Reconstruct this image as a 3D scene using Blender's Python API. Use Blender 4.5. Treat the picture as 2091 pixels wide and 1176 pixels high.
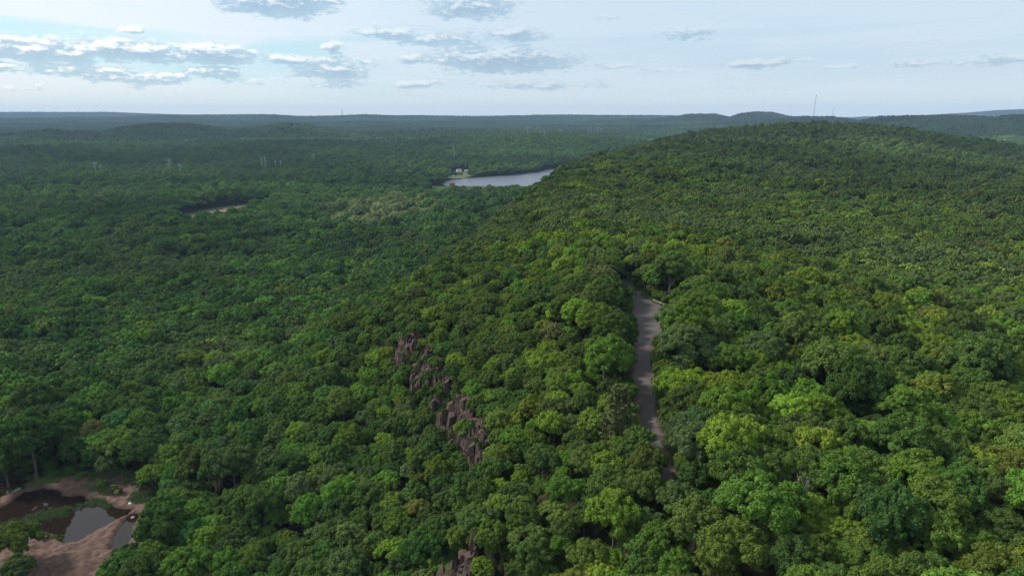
import bpy, bmesh, math, random
import numpy as np
from mathutils import Vector, Matrix
R_ = math.radians
scene = bpy.context.scene
for o_ in list(bpy.data.objects): bpy.data.objects.remove(o_)
# ---------------------------------------------------------------- camera
cam = bpy.data.cameras.new('camera'); camo = bpy.data.objects.new('camera', cam)
scene.collection.objects.link(camo); scene.camera = camo
camo.location = (0, 0, 130); camo.rotation_euler = (R_(90-14), 0, 0)
cam.sensor_width = 36; cam.lens = 36*1413/2091; cam.clip_start = 1; cam.clip_end = 60000
# ---------------------------------------------------------------- light
SUN_EL, SUN_AZ = 40, -72           # azimuth measured from +Y, negative to the left
SUN_E, SKY_E, EXPOSURE = 2.7, 0.10, 0.93
HAZE = 5e-5
sun = bpy.data.lights.new('sun', 'SUN'); suno = bpy.data.objects.new('sun', sun)
scene.collection.objects.link(suno)
sun.energy = SUN_E; sun.angle = R_(10); sun.color = (1, .95, .86)
sd = Vector((math.sin(R_(SUN_AZ))*math.cos(R_(SUN_EL)), math.cos(R_(SUN_AZ))*math.cos(R_(SUN_EL)), math.sin(R_(SUN_EL))))
suno.rotation_euler = sd.to_track_quat('Z', 'Y').to_euler()
scene.view_settings.view_transform = 'Standard'; scene.view_settings.look = 'None'
scene.view_settings.exposure = EXPOSURE; scene.view_settings.gamma = 1
scene.render.engine = 'CYCLES'
cy = scene.cycles
cy.max_bounces = 5; cy.diffuse_bounces = 2; cy.glossy_bounces = 2; cy.transmission_bounces = 3; cy.volume_bounces = 0
cy.transparent_max_bounces = 4; cy.use_denoising = True; cy.denoising_prefilter = 'NONE'; cy.caustics_reflective = False; cy.caustics_refractive = False

class NT:                               # small helper for node trees
    def __init__(s, tree): s.t = tree; s.n = tree.nodes; s.l = tree.links
    def add(s, typ, **k):
        n = s.n.new(typ)
        for a, b in k.items():
            if a.startswith('i_'):
                key = a[2:]; key = int(key) if key.isdigit() else key
                n.inputs[key].default_value = b
            else: setattr(n, a, b)
        return n
    def link(s, a, b): s.l.new(a, b)
    def math(s, op, a, b=None, c=None, clamp=False):
        n = s.n.new('ShaderNodeMath'); n.operation = op; n.use_clamp = clamp
        for i, v in enumerate((a, b, c)):
            if v is None: continue
            if isinstance(v, (int, float)): n.inputs[i].default_value = v
            else: s.l.new(v, n.inputs[i])
        return n.outputs[0]
    def vmath(s, op, a, b=None, out=0):
        n = s.n.new('ShaderNodeVectorMath'); n.operation = op
        for i, v in enumerate((a, b)):
            if v is None: continue
            if isinstance(v, tuple): n.inputs[i].default_value = v
            else: s.l.new(v, n.inputs[i])
        return n.outputs[out]
    def noise(s, vec, scale, detail=4, rough=.55, dist=0.):
        n = s.n.new('ShaderNodeTexNoise'); n.inputs['Scale'].default_value = scale
        n.inputs['Detail'].default_value = detail; n.inputs['Roughness'].default_value = rough
        n.inputs['Distortion'].default_value = dist
        if vec is not None: s.l.new(vec, n.inputs['Vector'])
        return n.outputs[0]
    def step(s, v, a, b):               # smoothstep between a and b
        n = s.n.new('ShaderNodeMapRange'); n.interpolation_type = 'SMOOTHSTEP'
        n.inputs['From Min'].default_value = a; n.inputs['From Max'].default_value = b
        s.l.new(v, n.inputs['Value']); return n.outputs[0]
    def mix(s, f, a, b, blend='MIX'):
        n = s.n.new('ShaderNodeMix'); n.data_type = 'RGBA'; n.blend_type = blend
        for i, v in ((0, f), (6, a), (7, b)):
            if isinstance(v, (int, float)): n.inputs[i].default_value = v
            elif isinstance(v, tuple): n.inputs[i].default_value = (*v, 1) if len(v) == 3 else v
            else: s.l.new(v, n.inputs[i])
        return n.outputs[2]

# ---------------------------------------------------------------- sky: daylight with layers of cloud
# cloud banks: azimuth, elevation, half width, half height (degrees), weight
BANKS = [(-32.7,4.10,4.20,0.69,1),(-28.0,4.34,3.40,0.69,1),(-22.5,4.27,2.32,0.65,1.1),(-25.4,3.84,3.60,0.49,0.7),(-33.3,3.00,1.20,0.49,0.7),(-30.4,2.91,2.60,0.49,0.8),(-27.1,2.54,3.20,0.45,0.8),(-22.3,3.05,1.80,0.49,0.8),(-35.2,2.99,1.12,0.41,0.8),(-16.7,4.07,2.40,0.36,0.8),(-13.9,3.42,2.40,0.73,0.9),(-13.9,4.98,0.52,0.45,0.9),(-13.6,2.34,2.40,0.36,0.7),(-3.2,8.03,2.80,0.89,0.9),(-9.3,6.12,2.20,0.45,0.9),(-5.6,5.68,2.80,0.65,0.8),(0.2,6.06,1.80,0.57,0.9),(-0.6,4.18,4.00,0.81,1.15),(-7.5,4.22,1.36,0.49,0.8),(-7.2,2.46,1.80,0.41,0.8),(2.5,2.33,4.40,0.36,0.75),(-17.5,8.07,3.20,0.89,1.1),(7.2,7.32,1.80,0.28,0.45),(13.7,5.96,2.20,0.45,0.7),(18.6,3.75,2.20,0.32,0.85),(24.5,3.47,1.36,0.20,0.75),(29.1,3.46,2.00,0.28,0.7),(34.0,3.56,3.00,0.32,0.8),(29.2,4.98,2.00,0.24,0.5),(7.5,3.74,2.00,0.24,0.6),(12.7,3.43,2.40,0.20,0.6),(18.5,2.84,3.20,0.20,0.5),(18.9,1.99,2.40,0.28,0.55),(-27.4,5.67,0.72,0.24,0.8),(21.8,3.88,0.88,0.16,0.6),(-33.8,1.75,4.00,0.32,0.5),(-27.0,1.38,6.00,0.28,0.4),(-10.3,1.70,4.80,0.28,0.45),(9.8,1.71,4.80,0.24,0.4),(-3.3,3.22,3.60,0.32,0.5),(-19.3,2.52,2.40,0.36,0.5)]
def make_cloud_group():
    g = bpy.data.node_groups.new('cloud_amount', 'ShaderNodeTree')
    g.interface.new_socket('P', in_out='INPUT', socket_type='NodeSocketVector')
    g.interface.new_socket('D', in_out='OUTPUT', socket_type='NodeSocketFloat')
    T = NT(g); gi = g.nodes.new('NodeGroupInput'); go = g.nodes.new('NodeGroupOutput')
    p = gi.outputs[0]
    w = T.n.new('ShaderNodeTexNoise'); w.inputs['Scale'].default_value = .55; w.inputs['Detail'].default_value = 5
    T.link(T.vmath('MULTIPLY', p, (1, 2.4, 1)), w.inputs['Vector'])
    wv = T.vmath('MULTIPLY', T.vmath('SUBTRACT', w.outputs[1], (.5, .5, .5)), (2.6, .75, 0))
    q = T.vmath('ADD', p, wv)
    acc = None
    for az, el, a, b, s in BANKS:
        e = T.vmath('MULTIPLY', T.vmath('SUBTRACT', q, (az, el, 0)), (.66/a, .74/b, 0))
        v = T.math('MULTIPLY', T.math('EXPONENT', T.math('MULTIPLY', T.vmath('DOT_PRODUCT', e, e, 1), -.9)), s)
        acc = v if acc is None else T.math('MAXIMUM', acc, v)
    n1 = T.noise(T.vmath('MULTIPLY', p, (.50, 1.5, 1)), 1.0, 8, .62, .2)
    n2 = T.noise(T.vmath('MULTIPLY', p, (1.7, 3.4, 1)), 1.0, 7, .62)
    d = T.math('ADD', acc, T.math('MULTIPLY', T.math('SUBTRACT', n1, .5), 1.1))
    d = T.math('ADD', d, T.math('MULTIPLY', T.math('SUBTRACT', n2, .5), .75))
    T.link(d, go.inputs[0])
    return g
world = bpy.data.worlds.new('World'); scene.world = world; world.use_nodes = True
wt = world.node_tree; wt.nodes.clear(); W = NT(wt)
sky = W.add('ShaderNodeTexSky', sky_type='NISHITA', sun_disc=False, sun_elevation=R_(SUN_EL), sun_rotation=R_(SUN_AZ), altitude=200, air_density=1.0, dust_density=1.5, ozone_density=1.5)
bg1 = W.add('ShaderNodeBackground'); bg1.inputs[1].default_value = SKY_E
W.link(sky.outputs[0], bg1.inputs[0])
tc = W.add('ShaderNodeTexCoord'); sx = W.add('ShaderNodeSeparateXYZ'); W.link(tc.outputs['Generated'], sx.inputs[0])
az = W.math('MULTIPLY', W.math('ARCTAN2', sx.outputs[0], sx.outputs[1]), 57.2958)
el = W.math('MULTIPLY', W.math('ARCSINE', sx.outputs[2]), 57.2958)
el = W.math('MAXIMUM', el, 0.02)
cb = W.add('ShaderNodeCombineXYZ'); W.link(az, cb.inputs[0]); W.link(el, cb.inputs[1])
P_ = cb.outputs[0]
grp = make_cloud_group()
def dens(off):
    n = wt.nodes.new('ShaderNodeGroup'); n.node_tree = grp
    W.link(W.vmath('ADD', P_, (off[0], off[1], 0)) if off != (0, 0) else P_, n.inputs[0]); return n.outputs[0]
d0 = dens((0, 0)); d1 = dens((-.20, .30))
alpha = W.step(d0, .32, .68)
lit = W.step(W.math('SUBTRACT', d0, d1), -.02, .40)
thick = W.step(d0, .5, 1.15)
leftw = W.step(az, 6., -34.)
lowf = W.step(el, 2.9, .3)                     # clouds near the horizon lose contrast
base_c = W.mix(leftw, (.35, .48, .60), (.34, .51, .63))
base_c = W.mix(W.math('MULTIPLY', thick, .7), base_c, (.25, .37, .51))
top_c = W.mix(leftw, (.60, .69, .76), (1.0, 1.0, 1.0))
cl_c = W.mix(W.math('MAXIMUM', lit, W.math('MULTIPLY', W.math('SUBTRACT', 1, W.step(d0, .32, .60)), .7)), base_c, top_c)
cl_c = W.mix(W.math('MULTIPLY', lowf, .75), cl_c, (.56, .70, .78))
# high thin veil
v1 = W.noise(W.vmath('MULTIPLY', P_, (.045, .42, 1)), 1., 5, .5, .6)
v2 = W.noise(W.vmath('MULTIPLY', W.vmath('ADD', P_, (31., 7., 0.)), (.11, 1.5, 1)), 1., 6, .6, 1.)
veil = W.math('ADD', W.math('MULTIPLY', v1, .7), W.math('MULTIPLY', v2, .3))
hi = W.step(el, 5.2, 7.4)
veil = W.math('ADD', W.step(veil, .40, .58), W.math('MULTIPLY', hi, .7), clamp=True)
blue_c = W.mix(leftw, (.49, .62, .73), (.46, .73, .80))
veil_c = W.mix(leftw, (.56, .67, .76), (.76, .80, .87))
sky_c = W.mix(W.math('MULTIPLY', veil, .9), blue_c, veil_c)
sky_c = W.mix(W.math('MULTIPLY', W.step(el, 4.2, 0.), .8), sky_c, (.68, .76, .76))
cl_all = W.mix(W.math('MULTIPLY', alpha, .95), sky_c, cl_c)
bg2 = W.add('ShaderNodeBackground'); W.link(cl_all, bg2.inputs[0]); bg2.inputs[1].default_value = .625
mixs = W.add('ShaderNodeMixShader'); mixs.inputs[0].default_value = .88
W.link(bg1.outputs[0], mixs.inputs[1]); W.link(bg2.outputs[0], mixs.inputs[2])
out = W.add('ShaderNodeOutputWorld'); W.link(mixs.outputs[0], out.inputs[0])

# ---------------------------------------------------------------- terrain heights (metres, valley floor near 0, camera at 130)
def vnoise(x, y, seed=0):
    xi = np.floor(x).astype(np.int64); yi = np.floor(y).astype(np.int64)
    fx = x - xi; fy = y - yi
    fx = fx*fx*(3-2*fx); fy = fy*fy*(3-2*fy)
    def h(a, b):
        n = (a*374761393 + b*668265263 + seed*974634777) & 0x7fffffff
        n = ((n ^ (n >> 13))*1274126177) & 0x7fffffff
        return ((n ^ (n >> 16)) & 0xffff)/65535.0
    return (h(xi, yi)*(1-fx)+h(xi+1, yi)*fx)*(1-fy) + (h(xi, yi+1)*(1-fx)+h(xi+1, yi+1)*fx)*fy
def fbm(x, y, seed=0, o=4):
    s = 0.; a = .5; t = 0.
    for i in range(o):
        s = s + a*vnoise(x*2**i+17.3*i, y*2**i-9.1*i, seed+i); t += a; a *= .5
    return s/t
def sstep(a, b, x):
    t = np.clip((x-a)/(b-a), 0, 1); return t*t*(3-2*t)
EDGE = np.array([(12,-300),(12,60),(8,88),(2,101),(-8,112),(-8,118),(-5,128),(-4,150),(-12,182),(-22,209),(-36,244),(-40,285),(-34,328),(-22,376),(-6,451),
                 (19,569),(70,809),(130,971),(228,1160),(330,1400),(450,1700),(640,2000),(900,2400),(1500,3200)], float)
PL = np.array([(12,60,47),(20,0,52),(4,101,47),(-6,114,48),(40,60,58),(100,40,60),(90,90,60),(60,140,62),(30,120,62),(35,180,62),(-3,140,50),(-12,182,50),(-22,209,50),(-36,244,51),(45,240,62),(60,320,61),
  (-38,285,52),(-30,328,54),(150,150,54),(150,300,54),(300,150,49),(300,300,48),(-20,376,57),(40,450,60),(-5,451,58),(120,500,56),(300,500,48),
  (500,500,42),(17,569,63),(70,700,65),(70,809,65),(150,700,66),(300,700,55),(600,700,40),(122,971,70),(180,950,70),(230,1130,74),(350,1100,76),(410,1350,86),
  (540,1300,89),(610,1500,99),(700,1520,99),(800,1480,90),(700,1200,66),(900,1150,30),(1000,1500,64),(1200,1450,34),(1200,1000,20),(900,900,34),(550,1000,60),
  (600,1850,76),(800,2000,54),(1200,2000,30),(1100,1700,38),(2000,2500,30),(400,1700,70),(1500,3000,32),(2500,4000,40),(3000,1500,25),(600,100,35),(600,-300,40),(0,-300,50),
  (640,2400,50),(1000,3000,40),(1600,1000,30),(900,400,34)], float)
def _tps_fit(p, lam=1e-4):
    X = p[:, :2]/1000.; n = len(p)
    r2 = ((X[:, None]-X[None])**2).sum(-1)
    K = np.where(r2 > 0, r2*np.log(np.maximum(r2, 1e-12))*.5, 0) + lam*np.eye(n)
    A = np.zeros((n+3, n+3)); A[:n, :n] = K; A[:n, n] = 1; A[:n, n+1:] = X; A[n, :n] = 1; A[n+1:, :n] = X.T
    b = np.zeros(n+3); b[:n] = p[:, 2]
    return X, np.linalg.solve(A, b)
_TX, _TW = _tps_fit(PL)
def plateau(x, y):
    X = np.clip(np.asarray(x, float), -700, 3200)/1000.; Y = np.clip(np.asarray(y, float), -400, 4200)/1000.
    s = _TW[-3] + _TW[-2]*X + _TW[-1]*Y
    for (a, b), w in zip(_TX, _TW[:-3]):
        r2 = (X-a)**2+(Y-b)**2
        s = s + w*r2*.5*np.log(np.maximum(r2, 1e-12))
    return np.clip(s, 16, 112)
def edge_d(x, y):
    xe = np.interp(y, EDGE[:, 1], EDGE[:, 0])
    sl = (np.interp(y+20, EDGE[:, 1], EDGE[:, 0])-np.interp(y-20, EDGE[:, 1], EDGE[:, 0]))/40.
    return (x-xe)/np.sqrt(1+sl*sl)
def bear(x, y):      # bearing seen from the origin, as tangent of the angle from +Y
    return x/np.maximum(y, 1e-3)
def u2t(u): return (u-1045.5)/1456.
# far ranges: distance, half width, [(bearing pixel column, crest height)]
RANGES = [
 (11500, 900, [(-400,150),(0,163),(60,168),(150,165),(215,168),(300,150),(420,120),(700,110),(1650,100),(1745,95),(1770,108),(1800,96),(1960,150),(2040,190),(2091,200),(2300,170)]),
 (7600, 900, [(-400,95),(0,100),(250,110),(330,125),(420,132),(520,133),(560,132),(620,116),(690,122),(750,134),(800,124),(850,123),(900,120),(960,116),(1040,120),(1100,128),(1170,131),(1250,124),(1330,124),(1400,118),(1500,108),(1700,90),(2300,90)]),
 (6000, 600, [(-400,70),(1200,80),(1330,95),(1380,118),(1410,136),(1460,138),(1490,112),(1510,138),(1540,152),(1575,150),(1610,122),(1650,100),(1700,60),(2300,60)]),
 (5000, 500, [(-400,60),(1400,60),(1560,90),(1600,105),(1640,120),(1700,117),(1740,100),(1770,82),(1790,50),(2300,50)]),
 (4100, 520, [(-400,50),(1700,40),(1745,70),(1765,100),(1790,118),(1830,121),(1900,124),(1960,126),(2030,117),(2060,126),(2120,132),(2300,120)]),
 (3300, 330, [(-400,40),(0,62),(100,74),(200,60),(280,92),(340,97),(400,92),(470,60),(540,84),(580,96),(620,93),(680,62),(720,50),(900,55),(1000,62),(1300,40),(1500,0),(2300,0)]),
 (2500, 260, [(-400,30),(0,40),(150,44),(300,30),(500,44),(700,40),(800,30),(900,56),(1000,60),(1100,66),(1250,50),(1400,0),(2300,0)]),
]
SANDG = [(-420,850),(-434,900),(-424,960),(-406,1000),(-380,1035),(-345,1035),(-330,960),(-335,850),(-349,775),(-378,768)]
LAKE = [(-135,1335),(-134,1395),(-118,1440),(-58,1500),(5,1550),(62,1630),(84,1700),(130,1780),(300,1900),(420,1900),(300,1500),(190,1292),(60,1292),(-115,1292)]
FARPOND = [(-486,3570),(-340,3666),(-316,3792),(-474,3713)]
POND = [(-168.9,188.6),(-170,194),(-161.8,195.4),(-160.7,198.3),(-160,204.2),(-155,206.5),(-149.8,205.7),(-146.6,202.1),(-143.5,201.0),(-140.3,202.1),(-137.3,199.7),(-130.5,198.2),(-124.3,194.8),
        (-119.2,194),(-119.,191.3),(-124.1,183.9),(-126.,177.3),(-129.1,176.5),(-134.5,180.5),(-142.2,183.4),(-148.2,184.7),(-153.5,186),(-157.5,184),(-165,183)]
POOL = [(-118.6,191.2),(-116.5,191.6),(-114.6,189.9),(-114.3,184.7),(-111.5,179),(-111.3,174.0),(-114.5,173.5),(-116.6,178.5),(-117.6,184.7)]
ROADC = [(29.4,120.2,2.6),(30,128,2.9),(30.5,136.7,3.0),(31.8,149.2,3.3),(33.6,163.9,3.5),(36.4,181.5,3.6),(40.7,202.9,3.8),(44.6,212.7,7.0),(47.4,223.6,10.4),(50.0,235.5,12.4),(50.6,242,11.2),(49.0,248.6,6.8),(48.3,263.2,3.4),(47.9,275.2,2.8),(47.9,284,2.4),(47.5,292,2.2)]
def poly_sd(x, y, poly):   # signed distance, negative inside
    p = np.array(poly, float); x = np.asarray(x, float); y = np.asarray(y, float)
    d = np.full(x.shape, 1e9); ins = np.zeros(x.shape, bool)
    for i in range(len(p)):
        ax, ay = p[i]; bx, by = p[(i+1) % len(p)]
        ex, ey = bx-ax, by-ay
        t = np.clip(((x-ax)*ex+(y-ay)*ey)/(ex*ex+ey*ey+1e-9), 0, 1)
        d = np.minimum(d, np.hypot(x-ax-ex*t, y-ay-ey*t))
        c = ((ay > y) != (by > y)) & (x < (bx-ax)*(y-ay)/((by-ay) if by != ay else 1e-9)+ax)
        ins ^= c
    return np.where(ins, -d, d)
DIRT_C = (-136.0, 188.0)
def ground(x, y):
    x = np.asarray(x, float); y = np.asarray(y, float)
    r = np.hypot(x, y)
    zv = 3 + 22*sstep(1700, 3000, r) + 14*sstep(3000, 6000, r) + 22*sstep(6000, 10000, r)
    zv = zv + (fbm(x/230., y/190., 3)-.5)*20*sstep(260, 700, r)*(1-sstep(2200, 3500, r)*.2)
    zv = zv + (fbm(x/700., y/520., 9)-.5)*(10*sstep(300, 900, r)+46*sstep(1900, 3500, r))
    zv = zv + (fbm(x/60., y/60., 31)-.5)*5*sstep(60, 200, r)
    tu = x/np.maximum(y, 1.)*1456.+1045.5
    for D, w, tb in RANGES:
        t = np.array(tb, float)
        hh = np.interp(tu, t[:, 0], t[:, 1])
        g = np.exp(-((r-D)/w)**2)
        b = hh - 13 + (fbm(x/300., y/300., int(D))-.5)*6
        zv = np.where(y > 0, zv + np.maximum(b-zv, 0)*g, zv)
    # lake basin and its flat approach
    m = np.exp(-np.maximum(poly_sd(x, y, LAKE), 0)/110.)
    zv = zv*(1-m) + 2.2*m
    m = np.exp(-np.maximum(poly_sd(x, y, SANDG), 0)/80.)
    zv = zv*(1-m) + 4.*m
    zv = np.where((r < 420) & (y > 0), zv*sstep(250, 420, r) + (10+(fbm(x/45., y/45., 8)-.5)*4)*(1-sstep(250, 420, r)), zv)
    d = edge_d(x, y)
    zp = plateau(x, y) + (fbm(x/90., y/90., 5)-.5)*4*sstep(60, 300, d+r*.2)*sstep(300, 500, r)
    bare = (1-sstep(250, 300, y))
    a = np.maximum(-d, 0)
    drop = 11.*bare*sstep(0, 5, a) 
    zl = zv + np.maximum(zp-drop-zv, 0)*np.exp(-(a/(62.-22*sstep(300, 420, y)+20*sstep(900, 1300, y)))**1.25)
    z = np.where(d > 0, zp, np.minimum(zl, zp))
    fade = 1-sstep(2300, 3400, r)
    z = zv + (z-zv)*fade
    # far pond level
    m = np.exp(-np.maximum(poly_sd(x, y, FARPOND), 0)/70.); z = z*(1-m)+44.*m
    ld = poly_sd(x, y, LAKE); z = np.where(ld < 0, np.maximum(-4, 1.2+ld*.25), z)
    fd = poly_sd(x, y, FARPOND); z = np.where(fd < 0, 40., z)
    # quarry pond floor
    q = 1-sstep(34, 48, np.hypot((x-DIRT_C[0])*1.0, (y-DIRT_C[1])*1.15))
    z = z*(1-q)+8.0*q
    return z

# ---------------------------------------------------------------- mesh helpers
rng = np.random.default_rng(11); random.seed(5)
def mesh_np(name, verts, faces, mats=(), midx=None, smooth=False):
    """faces: (n,3) or (n,4) array, or a list of such arrays"""
    me = bpy.data.meshes.new(name)
    fl = [np.asarray(f, np.int32) for f in (faces if isinstance(faces, list) else [faces])]
    verts = np.asarray(verts, np.float32)
    me.vertices.add(len(verts)); me.vertices.foreach_set('co', verts.ravel())
    tot = np.concatenate([np.full(len(f), f.shape[1], np.int32) for f in fl])
    idx = np.concatenate([f.ravel() for f in fl])
    me.loops.add(len(idx)); me.loops.foreach_set('vertex_index', idx)
    me.polygons.add(len(tot)); me.polygons.foreach_set('loop_start', np.concatenate([[0], np.cumsum(tot)[:-1]]).astype(np.int32))
    if midx is not None: me.polygons.foreach_set('material_index', np.asarray(midx, np.int32))
    me.polygons.foreach_set('use_smooth', np.full(len(tot), smooth))
    for m in mats: me.materials.append(m)
    me.update(calc_edges=True); return me
def link(name, me, parent=None, label=None, cat=None, group=None, kind=None, loc=None, rot=None, scale=None):
    o = bpy.data.objects.new(name, me); scene.collection.objects.link(o)
    if parent is not None: o.parent = parent
    if loc is not None: o.location = loc
    if rot is not None: o.rotation_euler = rot
    if scale is not None: o.scale = scale
    if label: o['label'] = label
    if cat: o['category'] = cat
    if group: o['group'] = group
    if kind: o['kind'] = kind
    return o
def gz(x, y): return float(ground(np.array([x]), np.array([y]))[0])
class MB:                                # collects boxes, tubes and prisms into one mesh
    def __init__(s): s.v = []; s.f = []
    def add(s, vs, fs):
        b = len(s.v); s.v += [tuple(v) for v in vs]; s.f += [tuple(i+b for i in f) for f in fs]
    def box(s, c, d, rz=0., taper=1.):
        x, y, z = [q/2 for q in d]; vs = []
        for k, (sx_, sy_) in enumerate(((-1,-1),(1,-1),(1,1),(-1,1))):
            vs.append((sx_*x, sy_*y, -z))
        for k, (sx_, sy_) in enumerate(((-1,-1),(1,-1),(1,1),(-1,1))):
            vs.append((sx_*x*taper, sy_*y*taper, z))
        cr, sr = math.cos(rz), math.sin(rz)
        vs = [(c[0]+a*cr-b*sr, c[1]+a*sr+b*cr, c[2]+e) for a, b, e in vs]
        s.add(vs, [(3,2,1,0),(4,5,6,7),(0,1,5,4),(1,2,6,5),(2,3,7,6),(3,0,4,7)])
    def tube(s, p0, p1, r0, r1=None, n=6):
        r1 = r0 if r1 is None else r1
        p0 = Vector(p0); p1 = Vector(p1); d = (p1-p0).normalized()
        a = d.cross(Vector((0, 0, 1)) if abs(d.z) < .9 else Vector((1, 0, 0))).normalized(); b = d.cross(a)
        vs = []
        for p, r in ((p0, r0), (p1, r1)):
            for k in range(n):
                t = 2*math.pi*k/n; vs.append(p+a*math.cos(t)*r+b*math.sin(t)*r)
        fs = [(k, (k+1) % n, n+(k+1) % n, n+k) for k in range(n)]+[tuple(range(n))[::-1], tuple(range(n, 2*n))]
        s.add(vs, fs)
    def mesh(s, name, mat):
        me = bpy.data.meshes.new(name); me.from_pydata(s.v, [], s.f); me.materials.append(mat); me.update(); return me
    def build(s, name, mat, parent=None, **k): return link(name, s.mesh(name, mat), parent, **k)

# ---------------------------------------------------------------- materials
def new_mat(name):
    m = bpy.data.materials.new(name); m.use_nodes = True; m.node_tree.nodes.clear()
    T = NT(m.node_tree); o = T.add('ShaderNodeOutputMaterial'); return m, T, o
def simple(name, col, rough=.8, var=.25, scale=1.5, metal=0., bump=0.):
    m, T, o = new_mat(name)
    b = T.add('ShaderNodeBsdfPrincipled'); b.inputs['Roughness'].default_value = rough; b.inputs['Metallic'].default_value = metal
    tc = T.add('ShaderNodeTexCoord'); n = T.noise(tc.outputs['Object'], scale, 5, .6)
    T.link(T.mix(n, tuple(c*(1-var) for c in col), tuple(min(1, c*(1+var)) for c in col)), b.inputs['Base Color'])
    if bump:
        bp = T.add('ShaderNodeBump'); bp.inputs['Strength'].default_value = bump; T.link(n, bp.inputs['Height']); T.link(bp.outputs[0], b.inputs['Normal'])
    T.link(b.outputs[0], o.inputs[0]); return m
def foliage(name, clump=False):
    m, T, o = new_mat(name)
    at = T.add('ShaderNodeAttribute', attribute_type='INSTANCER', attribute_name='tint')
    geo = T.add('ShaderNodeNewGeometry')
    f = T.math('MULTIPLY_ADD', geo.outputs['Random Per Island'], .5, .75)
    tcn = T.add('ShaderNodeTexCoord')
    if clump:
        f = T.math('MULTIPLY_ADD', geo.outputs['Random Per Island'], .9, .50)
        f = T.math('MULTIPLY', f, T.math('MULTIPLY_ADD', T.noise(tcn.outputs['Object'], .55, 4), 2.2, -.15))
    else:
        f = T.math('MULTIPLY', f, T.math('MULTIPLY_ADD', T.noise(tcn.outputs['Object'], .45, 2), .7, .65))
    sc_ = T.vmath('SCALE', at.outputs['Color']); n = sc_.node; T.link(f, n.inputs['Scale'])
    d = T.add('ShaderNodeBsdfDiffuse'); T.link(n.outputs[0], d.inputs[0])
    t = T.add('ShaderNodeBsdfTranslucent')
    T.link(T.mix(1., n.outputs[0], (1.25, 1.25, .55), 'MULTIPLY'), t.inputs[0])
    mx = T.add('ShaderNodeMixShader'); mx.inputs[0].default_value = .22
    T.link(d.outputs[0], mx.inputs[1]); T.link(t.outputs[0], mx.inputs[2]); T.link(mx.outputs[0], o.inputs[0])
    return m
M_LEAF = foliage('leaf_canopy'); M_CLUMP = foliage('far_canopy', True)
M_BARK = simple('grey_brown_bark', (.10, .085, .07), .9, .3, 3.)
M_DEAD = simple('dead_wood', (.30, .27, .25), .9, .25, 3.)
def ground_mat():
    m, T, o = new_mat('forest_floor')
    at = T.add('ShaderNodeAttribute', attribute_type='GEOMETRY', attribute_name='cover')
    tc = T.add('ShaderNodeTexCoord')
    n = T.noise(tc.outputs['Object'], .25, 6, .65); n2 = T.noise(tc.outputs['Object'], 1.7, 5, .6)
    f = T.math('MULTIPLY', T.math('MULTIPLY_ADD', n, 1.4, .3), T.math('MULTIPLY_ADD', n2, 1., .5))
    s = T.vmath('SCALE', at.outputs['Color']); T.link(f, s.node.inputs['Scale'])
    b = T.add('ShaderNodeBsdfDiffuse'); T.link(s, b.inputs[0]); T.link(b.outputs[0], o.inputs[0]); return m
M_GROUND = ground_mat()
def rock_mat():
    m, T, o = new_mat('trap_rock')
    tc = T.add('ShaderNodeTexCoord'); p = tc.outputs['Object']
    n = T.noise(T.vmath('MULTIPLY', p, (1.2, 1.2, .25)), 1., 7, .65); n2 = T.noise(p, .35, 4)
    c = T.mix(n, (.018, .012, .010), (.108, .074, .061))
    c = T.mix(T.step(n2, .5, .68), c, (.085, .055, .043))
    n3 = T.noise(p, 2.6, 5, .6)
    c = T.mix(T.math('MULTIPLY', T.step(n3, .60, .70), .6), c, (.21, .195, .19))
    c = T.mix(T.math('MULTIPLY', T.step(T.noise(p, 1.1, 5, .6), .60, .68), .8), c, (.035, .06, .02))
    b = T.add('ShaderNodeBsdfPrincipled'); b.inputs['Roughness'].default_value = .85; b.inputs['Specular IOR Level'].default_value = .2
    bp = T.add('ShaderNodeBump'); bp.inputs['Strength'].default_value = .8; bp.inputs['Distance'].default_value = .3
    T.link(n, bp.inputs['Height']); T.link(bp.outputs[0], b.inputs['Normal'])
    T.link(c, b.inputs['Base Color']); T.link(b.outputs[0], o.inputs[0]); return m
M_ROCK = rock_mat()
def water_mat(name, deep, rough, bscale, bstr, stretch=(1, 1, 1), bdist=.1):
    m, T, o = new_mat(name)
    b = T.add('ShaderNodeBsdfPrincipled'); b.inputs['Base Color'].default_value = (*deep, 1)
    b.inputs['Roughness'].default_value = rough; b.inputs['IOR'].default_value = 1.33
    tc = T.add('ShaderNodeTexCoord'); n = T.noise(T.vmath('MULTIPLY', tc.outputs['Object'], stretch), bscale, 3)
    bp = T.add('ShaderNodeBump'); bp.inputs['Strength'].default_value = bstr; bp.inputs['Distance'].default_value = bdist
    T.link(n, bp.inputs['Height']); T.link(bp.outputs[0], b.inputs['Normal']); T.link(b.outputs[0], o.inputs[0]); return m
M_LAKE = water_mat('lake_water', (.10, .11, .14), .30, .9, 1., (1, 1, 1), .6)
M_POND = water_mat('pond_water', (.014, .009, .006), .02, 1.2, .02)
M_DIRT = None
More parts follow.
